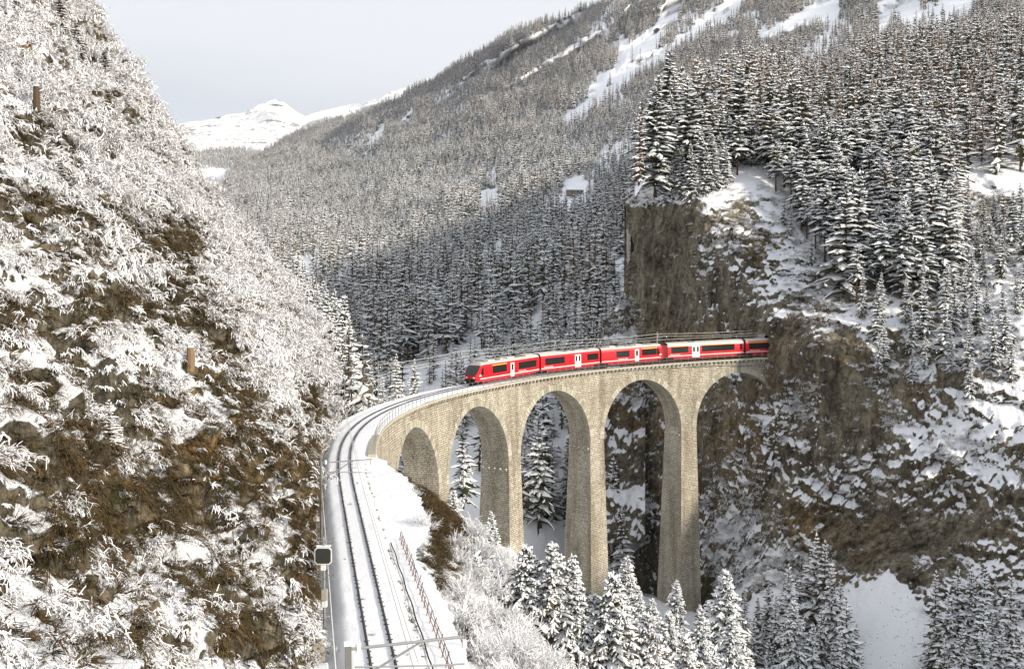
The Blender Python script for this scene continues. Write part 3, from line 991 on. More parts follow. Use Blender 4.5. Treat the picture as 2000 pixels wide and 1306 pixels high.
class Geo:
    """three-corner faces gathered per material"""
    def __init__(self):
        self.v, self.f = [], []

    def tri(self, a, b, c):
        n = len(self.v)
        self.v += [a, b, c]
        self.f.append((n, n + 1, n + 2))

    def fan(self, top, ring):
        n = len(self.v)
        self.v.append(top)
        self.v += ring
        k = len(ring)
        for i in range(k):
            self.f.append((n, n + 1 + i, n + 1 + (i + 1) % k))

    def tube3(self, pts, r0, r1):
        n = len(self.v)
        k = len(pts)
        for i, p in enumerate(pts):
            t = pts[min(i + 1, k - 1)] - pts[max(i - 1, 0)]
            t = t / (np.linalg.norm(t) + 1e-9)
            a = np.array((0, 0, 1.0)) if abs(t[2]) < 0.9 else np.array((1.0, 0, 0))
            x = np.cross(t, a)
            x /= np.linalg.norm(x) + 1e-9
            y = np.cross(x, t)
            r = r0 + (r1 - r0) * i / max(1, k - 1)
            for q in (0.5, 2.6, 4.7):
                self.v.append(p + x * (r * math.cos(q)) + y * (r * math.sin(q)))
        for i in range(k - 1):
            for j in range(3):
                a, b = n + i * 3 + j, n + i * 3 + (j + 1) % 3
                self.f.append((a, b, b + 3))
                self.f.append((a, b + 3, a + 3))

    def mesh(self, name, m):
        return tri_mesh(name, self.v, self.f, m)


def spruce_geo(seed, H=18.0, R=3.1, step=0.5, fingers=5, bare=0.06, snow=0.8, per=7, shape=0.85, seg=3, wide=0.20, ragged=0.28):
    r = np.random.default_rng(seed)
    nd, sn, tk = Geo(), Geo(), Geo()
    lean = r.normal(0, 0.012, 2)
    ax = lambda z: np.array((lean[0] * z, lean[1] * z, z))
    tk.tube3([ax(-1.0), ax(H * 0.35), ax(H * 0.7), ax(H * 0.97)], 0.018 * H, 0.003 * H)
    z = bare * H + 0.3
    while z < H - 0.25:
        t = (z - bare * H) / (H * (1 - bare))
        base = R * ((1 - t) ** shape) * (0.55 + 0.45 * min(1, t * 7)) + 0.12
        k = per if t < 0.8 else max(4, per - 2)
        a0 = r.random() * 6.28
        for j in range(k):
            Lb = base * r.uniform(0.9 - ragged, 0.9 + ragged)
            if r.random() < 0.06:
                Lb *= 0.5
            a = a0 + 6.283 * j / k + r.normal(0, 0.22)
            dirv = np.array((math.cos(a), math.sin(a), 0))
            side = np.array((-math.sin(a), math.cos(a), 0))
            up0 = 0.10 + 0.55 * t + r.normal(0, 0.08)
            sag = 0.62 - 0.25 * t + r.normal(0, 0.10)
            zz = z + r.normal(0, 0.13)
            path = lambda q: ax(zz) + dirv * (Lb * q) + np.array((0, 0, Lb * (up0 * q - sag * q * q)))
            w = wide * Lb + 0.10
            # main frond: a ridged leaf shape hanging from its axis
            qs = np.linspace(0.08, 1, seg + 1)
            prev = None
            for q in qs:
                c = path(q)
                ww = w * (1 - q) ** 0.6 * (0.7 + 0.6 * r.random()) + 0.03
                l_ = c + side * ww - np.array((0, 0, 0.55 * ww + 0.05 + 0.12 * r.random()))
                r_ = c - side * ww - np.array((0, 0, 0.55 * ww + 0.05 + 0.12 * r.random()))
                if prev is not None:
                    nd.tri(prev[0], c, prev[1]); nd.tri(prev[1], c, l_)
                    nd.tri(prev[0], prev[2], c); nd.tri(prev[2], r_, c)
                    if r.random() < snow:
                        h = np.array((0, 0, 0.05 + 0.10 * r.random()))
                        ws = 0.5 + 0.45 * r.random()
                        a_, b_ = prev[0] + h, c + h
                        pl = prev[0] + (prev[1] - prev[0]) * ws + h * 0.25
                        cl = c + (l_ - c) * ws + h * 0.25
                        pr = prev[0] + (prev[2] - prev[0]) * ws + h * 0.25
                        cr = c + (r_ - c) * ws + h * 0.25
                        sn.tri(a_, b_, pl); sn.tri(pl, b_, cl)
                        sn.tri(a_, pr, b_); sn.tri(pr, cr, b_)
                prev = (c, l_, r_)
            for _ in range(fingers):
                q = r.uniform(0.25, 0.95)
                c = path(q)
                sg = r.choice((-1, 1))
                fl = Lb * r.uniform(0.20, 0.42) * (1.1 - 0.5 * q) + 0.12
                fd = dirv * r.uniform(0.3, 0.8) + side * sg * r.uniform(0.5, 1.0)
                fd /= np.linalg.norm(fd)
                tip = c + fd * fl - np.array((0, 0, fl * r.uniform(0.25, 0.75)))
                pd = np.cross(fd, (0, 0, 1.0))
                mid = c + (tip - c) * 0.5
                fw = fl * 0.22 + 0.04
                dn = np.array((0, 0, -0.55 * fw))
                nd.tri(c, mid + pd * fw + dn, tip); nd.tri(c, tip, mid - pd * fw + dn)
                if r.random() < snow * 0.95:
                    h = np.array((0, 0, 0.04 + 0.07 * r.random()))
                    k2 = 0.7
                    e1, e2 = mid + pd * fw * k2 + dn * k2 + h * 0.2, mid - pd * fw * k2 + dn * k2 + h * 0.2
                    m2 = mid + h
                    t2 = c + (tip - c) * 0.92 + h * 0.2
                    sn.tri(c + h, e1, m2); sn.tri(m2, e1, t2); sn.tri(c + h, m2, e2); sn.tri(m2, t2, e2)
        z += step * r.uniform(0.75, 1.25) * (1.0 if t < 0.75 else 0.7)
    top = ax(H)
    for j in range(4):
        a = j * 1.57 + r.random()
        p = ax(H - 0.9) + np.array((math.cos(a), math.sin(a), 0)) * 0.16
        nd.tri(top, p, ax(H - 0.9) + np.array((math.cos(a + 1.5), math.sin(a + 1.5), 0)) * 0.16)
    sn.fan(top + np.array((0, 0, 0.12)), [ax(H - 0.55) + np.array((math.cos(q), math.sin(q), 0)) * 0.16 for q in (0, 2, 4)])
    return nd, sn, tk


def joined(name, parts, mats):
    V, F, M = [], [], []
    b = 0
    for k, g in enumerate(parts):
        V += list(g.v)
        F += [(x + b, y + b, z + b) for x, y, z in g.f]
        M += [k] * len(g.f)
        b += len(g.v)
    return mesh_np(name, np.array(V), np.array(F), mats, M)


def shrub_geo(seed, R=1.3, n=70, droop=0.5, fat=0.045, upright=0.5, snow=0.72, sub=3, mat_like=False):
    """bush of arching twigs, each carrying a ridge of snow"""
    r = np.random.default_rng(seed)
    tw, sn = Geo(), Geo()

    def twig(p0, d, Ln, rad, lvl):
        pts = [p0]
        d = d / np.linalg.norm(d)
        p = p0
        nseg = 4 if lvl == 0 else 3
        for i in range(nseg):
            d = d + np.array((0, 0, -droop * 0.45)) * (0.5 + i * 0.4) / nseg * 2 + r.normal(0, 0.21, 3)
            d = d / np.linalg.norm(d)
            p = p + d * (Ln / nseg)
            pts.append(p)
        tw.tube3(pts, rad * 0.55, rad * 0.22)
        if r.random() < snow:
            h = np.array((0, 0, rad * 0.75))
            a = 0 if lvl else 1
            sn.tube3([q + h * r.uniform(0.7, 1.3) for q in pts[a:]], rad * r.uniform(0.9, 1.6), rad * 0.55)
        if lvl == 0:
            for _ in range(sub):
                k = r.integers(1, len(pts) - 1)
                dd = (pts[k + 1] - pts[k]) / (np.linalg.norm(pts[k + 1] - pts[k]) + 1e-9) + r.normal(0, 0.6, 3)
                twig(pts[k], dd, Ln * r.uniform(0.25, 0.5), rad * 0.75, 1)

    for _ in range(n):
        a = r.random() * 6.283
        el = r.uniform(0.15, 1.0) ** (1.0 - 0.5 * upright)
        d = np.array((math.cos(a) * (1 - el * 0.6), math.sin(a) * (1 - el * 0.6), el * (0.6 + upright)))
        p0 = np.array((math.cos(a), math.sin(a), 0)) * R * 0.35 * r.random() + np.array((0, 0, -0.15))
        if mat_like:
            q = R * 0.95 * math.sqrt(r.random())
            p0 = np.array((math.cos(a) * q, math.sin(a) * q, 0.35 * R * (1 - (q / R) ** 2) * r.random() - 0.15))
            d = np.array((0.75, 0, 0.40)) + r.normal(0, 0.42, 3)
            twig(p0, d, R * r.uniform(0.35, 0.85), fat * r.uniform(0.6, 1.3), 0)
            continue
        twig(p0, d, R * r.uniform(0.6, 1.25), fat * r.uniform(0.6, 1.3), 0)
    return tw, sn


def copy_thing(root, parts, loc, rot, scale, name=None):
    o = root.copy()
    C.objects.link(o)
    o.location = loc
    o.rotation_euler = rot
    o.scale = (scale,) * 3 if not isinstance(scale, (tuple, list)) else scale
    for p in parts:
        c = p.copy()
        C.objects.link(c)
        c.parent = o
    return o


class Kind:
    """a plant model with its parts; place() sets out one individual after another"""
    def __init__(self, name, meshes):
        self.name, self.meshes, self.root, self.parts = name, meshes, None, None

    def place(self, loc, rz, scale, label, cat, group, tilt=(0, 0)):
        rot = (tilt[0], tilt[1], rz)
        if self.root is None:
            self.root = empty(self.name)
            self.parts = [obj(n, me, self.root) for n, me in self.meshes]
            o = self.root
            o.location, o.rotation_euler = loc, rot
            o.scale = (scale,) * 3 if not isinstance(scale, (tuple, list)) else scale
        else:
            o = copy_thing(self.root, self.parts, loc, rot, scale)
        tag(o, label, cat, group)
        return o


def spruce_kind(name, seed, **kw):
    nd, sn, tk = spruce_geo(seed, **kw)
    return Kind(name, [('trunk', tk.mesh('trunk', m_bark)), ('crown', nd.mesh('crown', m_needle)), ('snow', sn.mesh('snow', m_snowtree))])


SPR = [spruce_kind('spruce_tree', 11 + i, H=18.0, R=[4.4, 3.9, 4.9][i], step=0.42, fingers=8, per=8, snow=0.95, shape=0.75) for i in range(3)]          # nearest
MID = [spruce_kind('spruce_tree', 21 + i, H=18.0, R=[3.3, 4.0, 3.0, 3.7][i], step=0.9, fingers=3, per=6, snow=[0.82, 0.9, 0.75, 0.85][i], seg=2, wide=0.30, ragged=0.42) for i in range(4)]
PIN = [spruce_kind('pine_tree', 31 + i, H=18.0, R=[3.3, 3.8][i], step=0.9, fingers=3, per=6, wide=0.3, ragged=0.42, bare=[0.45, 0.36][i], shape=0.55, snow=0.9, seg=2) for i in range(2)]


def shrub_kind(name, seed, **kw):
    tw, sn = shrub_geo(seed, **kw)
    return Kind(name, [('branches', tw.mesh('branches', m_twig)), ('snow', sn.mesh('snow', m_snowtree))])


BUSH = [shrub_kind('snowy_shrub', 41 + i, R=1.35, n=[64, 80, 56, 72][i], droop=[1.15, 0.9, 1.4, 1.05][i], fat=0.026, upright=0.3, sub=8, snow=[0.8, 0.55, 0.85, 0.65][i], mat_like=True) for i in range(4)]
FROST = [shrub_kind('frosted_shrub', 51 + i, R=1.9, n=[75, 95][i], droop=0.28, fat=0.030, upright=0.8, snow=0.95, sub=5) for i in range(2)]

# light forest models for the stuff that nobody could count
LOW = []
for i, (h_, r_, st_, sn_, sh_, bare_) in enumerate(((18, 3.2, 1.4, 0.62, 0.85, 0.06), (19, 3.9, 1.6, 0.9, 0.7, 0.05), (21, 2.7, 1.4, 0.5, 0.9, 0.1), (14, 3.6, 1.4, 0.95, 0.75, 0.04), (18, 3.4, 1.7, 0.6, 0.55, 0.32))):
    nd, sn, tk = spruce_geo(61 + i, H=h_, R=r_, step=st_, fingers=1, per=5, snow=sn_, seg=1, wide=0.34, ragged=0.45, shape=sh_, bare=bare_)
    LOW.append(joined('forest_tree', [nd, sn, tk], [m_needle, m_snowtree, m_bark]))
# bare larches, all twigs, frosted
m_larch = mat('larch_twigs', (0.22, 0.15, 0.095), 0.9, spec=0.1)
for i in range(2):
    nd, sn, tk = spruce_geo(71 + i, H=18.0, R=[2.4, 2.8][i], step=1.2, fingers=2, per=5, snow=0.6, seg=1, shape=0.7, wide=0.16, ragged=0.45)
    LOW.append(joined('forest_larch', [nd, sn, tk], [m_larch, m_snowtree, m_bark]))
g = Geo()
rr = np.random.default_rng(5)
TUFT = []
for i in range(3):
    g = Geo()
    for _ in range(26):
        a = rr.random() * 6.283
        b = np.array((math.cos(a), math.sin(a), 0)) * rr.random() * 0.16
        d = np.array((math.cos(a) * 0.7 + 0.55, math.sin(a) * 0.7, 0.2 + 0.5 * rr.random())) * rr.uniform(0.18, 0.42)
        w = np.array((-math.sin(a), math.cos(a), 0)) * 0.018
        m1 = b + d
        tip = b + d * 1.7 - np.array((0, 0, 0.10 + 0.22 * rr.random()))
        g.tri(b - w, b + w, m1)
        g.tri(m1 - w * 0.7, m1 + w * 0.7, tip)
    TUFT.append(g.mesh('grass_tuft', m_grass))
CLUMP = []
for i in range(4):
    r = np.random.default_rng(81 + i)
    g = Geo()
    for _ in range(15):
        p = np.array((r.normal(0, 0.13), r.normal(0, 0.17), 0.02))
        d = np.array((0.75 + r.normal(0, 0.35), r.normal(0, 0.5), 0.35 + 0.3 * r.random()))
        d /= np.linalg.norm(d)
        pts = [p]
        ln = r.uniform(0.16, 0.5)
        for k in range(3):
            d = d + np.array((0.05, 0, -0.42)) + r.normal(0, 0.12, 3)
            d /= np.linalg.norm(d)
            pts.append(pts[-1] + d * ln / 3)
        w = r.uniform(0.022, 0.055)
        g.tube3(pts, w, w * 0.45)
    for _ in range(5):
        c = np.array((r.normal(0, 0.10), r.normal(0, 0.14), 0.03))
        w = r.uniform(0.04, 0.09)
        g.fan(c + np.array((0, 0, w * 0.7)), [c + np.array((math.cos(q) * w * r.uniform(0.7, 1.3), math.sin(q) * w * r.uniform(0.7, 1.3), -0.02)) for q in np.linspace(0, 5.4, 7)])
    CLUMP.append(g.mesh('snow_tuft', m_snowtree))


def stuff(name, meshes, pts, rot, scl, idx, label, cat):
    """one object whose points carry copies of small models (what nobody could count)"""
    n = len(pts)
    me = bpy.data.meshes.new(name)
    me.vertices.add(n)
    me.vertices.foreach_set('co', np.asarray(pts, np.float32).ravel())
    a = me.attributes.new('rot', 'FLOAT_VECTOR', 'POINT')
    a.data.foreach_set('vector', np.asarray(rot, np.float32).ravel())
    a = me.attributes.new('scl', 'FLOAT_VECTOR', 'POINT')
    s3 = np.asarray(scl, np.float32)
    s3 = np.repeat(s3[:, None], 3, 1) if s3.ndim == 1 else s3
    a.data.foreach_set('vector', s3.ravel())
    a = me.attributes.new('idx', 'INT', 'POINT')
    a.data.foreach_set('value', np.asarray(idx, np.int32))
    o = obj(name, me)
    col = bpy.data.collections.new(name + '_models')
    for i, mm in enumerate(meshes):
        col.objects.link(bpy.data.objects.new('%s_model_%02d' % (name, i), mm))
    ng = bpy.data.node_groups.new(name, 'GeometryNodeTree')
    ng.interface.new_socket('Geometry', in_out='INPUT', socket_type='NodeSocketGeometry')
    ng.interface.new_socket('Geometry', in_out='OUTPUT', socket_type='NodeSocketGeometry')
    nn_ = ng.nodes
    gi, go = nn_.new('NodeGroupInput'), nn_.new('NodeGroupOutput')
    ci = nn_.new('GeometryNodeCollectionInfo')
    ci.inputs['Collection'].default_value = col
    ci.inputs['Separate Children'].default_value = True
    ci.inputs['Reset Children'].default_value = True
    iop = nn_.new('GeometryNodeInstanceOnPoints')
    iop.inputs['Pick Instance'].default_value = True

    def na(nm, typ):
        q = nn_.new('GeometryNodeInputNamedAttribute')
        q.data_type = typ
        q.inputs['Name'].default_value = nm
        return q.outputs['Attribute']
    e2r = nn_.new('FunctionNodeEulerToRotation')
    ng.links.new(na('rot', 'FLOAT_VECTOR'), e2r.inputs[0])
    ng.links.new(e2r.outputs[0], iop.inputs['Rotation'])
    ng.links.new(na('scl', 'FLOAT_VECTOR'), iop.inputs['Scale'])
    ng.links.new(na('idx', 'INT'), iop.inputs['Instance Index'])
    ng.links.new(gi.outputs[0], iop.inputs['Points'])
    ng.links.new(ci.outputs[0], iop.inputs['Instance'])
    ng.links.new(iop.outputs[0], go.inputs[0])
    md = o.modifiers.new('scatter', 'NODES')
    md.node_group = ng
    tag(o, label, cat, None, 'stuff')
    return o


# ------------------------------------------------------------------ forests
def zpoly(pts, ou, ov, k):
    return [(ou + k * x, ov + k * y) for x, y in pts]


CHUTES = [zpoly([(1000, 190), (1060, 320), (1180, 230), (1260, 130), (1320, -10), (1440, -10), (1330, 180), (1190, 330), (1080, 410), (950, 490), (835, 585), (815, 560), (980, 430), (1010, 380)], 900, 0, .3063),
          zpoly([(1700, -10), (1830, -10), (1480, 250), (1210, 400), (950, 610), (700, 775), (620, 775), (900, 580), (1150, 420), (1400, 240), (1600, 110)], 900, 0, .3063),
          zpoly([(540, -10), (660, -10), (620, 160), (560, 120), (330, 235), (130, 310), (90, 280), (300, 150), (470, 40)], 1450, 0, .291),
          zpoly([(900, 60), (905, 230), (960, 190), (1000, 100), (1150, 130), (1160, -10), (960, -10)], 1450, 0, .291),
          zpoly([(1320, -10), (1590, -10), (1530, 85), (1280, 95)], 1450, 0, .291),
          [(1096, 374), (1101, 356), (1114, 350), (1121, 341), (1137, 350), (1148, 368), (1143, 392), (1131, 405), (1118, 398), (1104, 404)], [(935, 375), (975, 372), (975, 398), (940, 400)],
          [(565, 552), (592, 500), (613, 492), (608, 545)], [(645, 552), (672, 512), (702, 506), (690, 530)],
          [(715, 285), (745, 245), (750, 262), (725, 290)], [(775, 245), (800, 218), (808, 222), (790, 246)]]


def e_density(u, v, d):
    w = np.ones_like(u)
    for c in CHUTES:
        w[inpoly(u, v, c)] = 0.02
    w = w * (1 - 0.75 * smooth(v, 690, 740) * (u < 960))
    w[(v > 1080)] = 0
    w[(u > 1260) & (v > 420)] = 0
    w *= 0.25 + 1.2 * smooth(fbm(np.stack([u + 0.6 * v, v * 1.6, 0 * u], -1), 55, 4, 401, 0.6), -0.35, 0.25)
    return np.where(d < 650, 2.2, 1.0) * w


ptsE = SE.sample(62000, e_density)
dE = ptsE[:, 1]
ue, ve = proj(ptsE)
ok = np.ones(len(ptsE), bool)
for c in CHUTES:
    ok &= ~(inpoly(ue, ve, c) | inpoly(ue, ve - 9000 / dE, c) | inpoly(ue, ve - 18000 / dE, c)) | (rng.random(len(ue)) < 0.02)
ok &= (ue > 360) & (ue < 2060)
ptsE, dE, ue, ve = ptsE[ok], dE[ok], ue[ok], ve[ok]


def spread(p, dmin, order=None):
    """keep points at least dmin apart (grid based)"""
    cell = {}
    keep = []
    for i in (range(len(p)) if order is None else order):
        k = (int(p[i, 0] // dmin), int(p[i, 1] // dmin), int(p[i, 2] // (dmin * 2)))
        bad = False
        for a in (-1, 0, 1):
            for b in (-1, 0, 1):
                for j in cell.get((k[0] + a, k[1] + b, k[2]), ()):
                    if (p[i, 0] - p[j, 0]) ** 2 + (p[i, 1] - p[j, 1]) ** 2 < dmin * dmin:
                        bad = True
        if not bad:
            cell.setdefault(k, []).append(i)
            keep.append(i)
    return np.array(keep)


kp = spread(ptsE, 2.7)
ptsE, dE, ue, ve = ptsE[kp], dE[kp], ue[kp], ve[kp]
near = (dE < 420) & (ue > 700) & (ue < 1228) & (ve < 800) & (ve > 560)
cand = np.flatnonzero(near)
cand = cand[np.argsort(dE[cand])][:25]
single = np.zeros(len(ptsE), bool)
single[cand] = True
G_E = 'snow-dusted spruces on the shaded slope behind the train'
for i in cand:
    k = MID[rng.integers(0, 4)]
    k.place(tuple(ptsE[i]), rng.random() * 6.28, rng.uniform(0.65, 1.1), 'snow-dusted spruce low on the shaded forest slope behind the viaduct', 'tree', G_E)
rest = ~single
n = rest.sum()
is_larch = rng.random(n) < 0.10 + 0.35 * smooth(-ve[rest], -330, -180)
idx = np.where(is_larch, 5 + rng.integers(0, 2, n), np.where((dE[rest] > 850) & (rng.random(n) < 0.75), rng.choice([1, 3, 0], n), rng.integers(0, 5, n)))
stuff('distant_forest', LOW, ptsE[rest], np.c_[rng.normal(0, .03, n), rng.normal(0, .03, n), rng.random(n) * 6.28], rng.uniform(0.5, 1.2, n) * (1.0 + 0.45 * fbm(ptsE[rest], 60, 3, 407)) * np.where(dE[rest] > 1200, 1.15, 1.0), idx,
      'snow-dusted conifer forest covering the mountainside behind the train', 'forest')

# far wooded ridges
for S_, nm, lb, n, wf in ((S2, 'ridge_forest', 'thin conifer forest on the far sunlit ridge left of the big slope', 5200, lambda u, v, d: np.where(v > e_sky(u) + 25, 0.0, 1.0) * smooth(v - np.interp(u, [576, 698, 778, 900], [256, 214, 196, 150]), -2, 14)),
                          (S3, 'hill_forest', 'pale frosted wood on the low hill below the white peak', 3000, lambda u, v, d: smooth(335 - v, 0, 8))):
    p = S_.sample(n, wf)
    stuff(nm, LOW, p, np.c_[np.zeros(n), np.zeros(n), rng.random(n) * 6.28], rng.uniform(0.8, 1.4, n), rng.integers(0, 7, n), lb, 'forest')

# left spur
pG = SG.sample(2600, lambda u, v, d: np.where(d > 140, 1.0, 0.0) * (1 + 2.0 * (d < 330)))
ug, vg = proj(pG)
kp = spread(pG, 3.0)
pG, ug, vg = pG[kp], ug[kp], vg[kp]
dG = pG[:, 1]
cand = [i for i in np.argsort(dG) if ug[i] > 540 and ug[i] < 720 and vg[i] < np.interp(ug[i], [540, 600, 650, 700], [640, 720, 800, 830])][:38]
single = np.zeros(len(pG), bool)
for i in cand:
    single[i] = True
    SPRK = MID[rng.integers(0, 4)]
    SPRK.place(tuple(pG[i]), rng.random() * 6.28, rng.uniform(0.6, 0.95), 'sunlit snowy spruce on the wooded spur behind the left-hand hillside', 'tree', 'spruces on the spur left of the viaduct')
n = (~single).sum()
stuff('spur_forest', LOW, pG[~single], np.c_[np.zeros(n), np.zeros(n), rng.random(n) * 6.28], rng.uniform(0.55, 1.0, n), rng.integers(0, 6, n), 'sunlit snowy forest on the spur at the left of the valley', 'forest')

# trees on top of and beside the right-hand cliff
TOPPOLY = [(1236, 398), (1262, 330), (1300, 282), (1340, 252), (1420, 230), (1500, 210), (1560, 236), (1600, 260), (1650, 222), (1700, 192), (1780, 166), (1850, 146), (2030, 120), (2030, 345), (1900, 350),
           (1852, 385), (1862, 480), (1850, 590), (1780, 640), (1700, 640), (1620, 545), (1540, 430), (1490, 345), (1440, 345), (1400, 375), (1330, 400)]
SPARSE = [(1640, 560), (1850, 580), (2000, 640), (2000, 800), (1850, 790), (1760, 760), (1690, 700)]
LOWR = [(1450, 1180), (1660, 1130), (1690, 1306), (1690, 1420), (1450, 1420)]
LOWR2 = [(1830, 1200), (2020, 1150), (2020, 1420), (1880, 1420)]
pF = SF.sample(2600, lambda u, v, d: inpoly(u, v, TOPPOLY) * 1.0 + inpoly(u, v, [(1560, 380), (1700, 380), (1860, 480), (1850, 640), (1720, 640), (1620, 540)]) * 1.2 + inpoly(u, v, SPARSE) * 0.9 + inpoly(u, v, [(1860, 350), (2020, 345), (2020, 640), (1870, 600)]) * 0.5 + inpoly(u, v, [(1450, 350), (1520, 345), (1610, 520), (1560, 520)]) * 0.35 + inpoly(u, v, LOWR) * 0.7 + inpoly(u, v, LOWR2) * 0.7)
uf_, vf_ = proj(pF)
kp = spread(pF, 3.5)
pF, uf_, vf_ = pF[kp], uf_[kp], vf_[kp]
nF = {'top': 0, 'side': 0, 'low': 0}
restF = []
order = np.argsort(pF[:, 1])
for i in order:
    u, v = uf_[i], vf_[i]
    top = vf_[i] < 600 and inpoly(np.array(u), np.array(v), TOPPOLY)
    pine = top and 1440 < u < 1760 and v > 330 and rng.random() < 0.7
    k = PIN[rng.integers(0, 2)] if pine else MID[rng.integers(0, 4)]
    rz = rng.random() * 6.28
    if top:
        if nF['top'] >= 135:
            restF.append(i)
            continue
        nF['top'] += 1
        if pine:
            sz = rng.uniform(0.6, 1.0)
            k.place(tuple(pF[i]), rz, (sz * 1.2, sz * 1.2, sz), 'tall bare-trunked pine on the sunlit snow edge above the cliff', 'tree', 'pines along the sunlit cliff edge')
        else:
            sz = rng.uniform(0.6, 1.4)
            k.place(tuple(pF[i]), rz, (sz * 1.3, sz * 1.3, sz), 'snow-laden conifer in the dense wood on top of the right-hand cliff', 'tree', 'conifers on top of the cliff')
    elif v > 1100:
        continue
    else:
        if nF['side'] >= 60:
            continue
        nF['side'] += 1
        k.place(tuple(pF[i]), rz, rng.uniform(0.35, 0.7), 'small snowy conifer clinging to the ledges right of the tunnel', 'tree', 'small conifers on the cliff ledges')
n = len(restF)
if n:
    stuff('cliff_top_forest', LOW, pF[restF], np.c_[np.zeros(n), np.zeros(n), rng.random(n) * 6.28], rng.uniform(0.75, 1.1, n), rng.integers(0, 7, n), 'snowy conifer wood filling the slope above the cliff', 'forest')


pS = SH.sample(2600, lambda u, v, d: 1.0 + 0 * u)
kp = spread(pS, 3.6)
pS = pS[kp]
n = len(pS)
stuff('shoulder_forest', LOW, pS, np.c_[np.zeros(n), np.zeros(n), rng.random(n) * 6.28], rng.uniform(0.7, 1.15, n), np.where(rng.random(n) < 0.4, 5 + rng.integers(0, 2, n), rng.integers(0, 5, n)), 'snowy conifer wood on the shoulder behind the cliff-top trees', 'forest')


def foot_on_cliff(u, v, H):
    vb = np.linspace(v, 1428, 200)
    d = SF.f(np.full(200, float(u)), vb)
    q = at(u, vb, d)
    q[:, 2] += H
    _, vt = proj(q)
    return float(d[np.argmin(np.abs(vt - v))])


def foot_on_gorge(u, v, H, lo=66, hi=150):
    d = np.linspace(lo, hi, 200)
    q = at(u, v, d)
    gz = gorge_height(q[:, 0], q[:, 1])
    return float(d[np.argmin(np.abs(q[:, 2] - H - gz))])


def drop_tree(k, u, v, d, H, label, group, hf=18.0):
    """tree whose top stands on the line of sight (u, v) at distance d; its foot on the ground"""
    p = at(u, v, d)
    k.place((float(p[0]), float(p[1]), float(p[2] - H)), rng.random() * 6.28, H / hf, label, 'tree', group)


# trees along the brink of the bare wall
for u in np.arange(1236, 1420, 7.5):
    v0 = float(np.interp(u, [1228, 1330, 1400, 1470], [398, 398, 380, 378])) - rng.uniform(-4, 16)
    p = at(u, v0, SF.f(u, v0))
    MID[rng.integers(0, 4)].place((float(p[0]), float(p[1]) + 1.0, float(p[2]) - 1.2), rng.random() * 6.28, rng.uniform(0.55, 1.05), 'conifer rooted right on the brink of the bare rock wall', 'tree', 'conifers along the brink of the bare wall')

# the big spruces along the lower edge, each picked from the photograph
FRONT = [(884, 958, 112, 15, 'slender snowy spruce leaning on the bank beside the second pier'), (957, 997, 108, 13, 'slim pointed spruce standing just in front of the second-arch pier'),
         (1012, 1060, 98, 14, 'round-topped snowy spruce at the foot of the pier between second and third arch'), (1080, 1056, 100, 15, 'spruce with a forked snowy tip below the third arch'),
         (1116, 1082, 96, 15, 'spruce with a thin bent snowy tip left of the third pier'), (1180, 1113, 100, 15, 'small-topped spruce right at the foot of the third pier'),
         (1225, 1086, 104, 17, 'tall spruce centred below the fourth arch'), (1320, 1132, 106, 17, 'spruce covering the foot of the fourth pier'),
         (1407, 1112, 112, 20, 'largest sunlit spruce at the bottom edge, right of the viaduct piers'), (1150, 1180, 84, 15, 'broad spruce at the bottom edge under the third arch'),
         (1065, 1170, 78, 14, 'bushy spruce in the bottom thicket under the second arch'), (1260, 1200, 92, 16, 'wide spruce at the bottom edge under the fourth arch'),
         (1000, 1215, 70, 12, 'low spruce at the bottom edge right of the frosted shrubs'), (1345, 1235, 92, 15, 'spruce at the bottom edge in front of the fourth pier'), (930, 1130, 86, 10, 'young spruce among the frosted shrubs below the first arch')]
for i, (u, v, d, H, lb) in enumerate(FRONT):
    drop_tree(SPR[i % 3], u, v, foot_on_gorge(u, v, H), H, lb, 'big spruces along the bottom edge')
fill = []
for u, v in ((905, 1040), (935, 1075), (975, 1110), (1030, 1120), (1045, 1095), (1100, 1130), (1130, 1140), (1160, 1160), (1200, 1150), (1245, 1145), (1275, 1165), (1300, 1190), (1370, 1180), (1385, 1225), (1430, 1200), (1440, 1250),
             (1020, 1180), (1090, 1215), (1120, 1235), (1190, 1230), (1220, 1250), (1300, 1262), (1400, 1275), (1460, 1270), (1040, 1255), (980, 1170)):
    H = rng.uniform(9, 14)
    drop_tree(SPR[rng.integers(0, 3)], u, v, foot_on_gorge(u, v, H), H, 'snow-smothered spruce packed into the thicket along the bottom edge below the piers', 'packed spruces along the bottom edge')
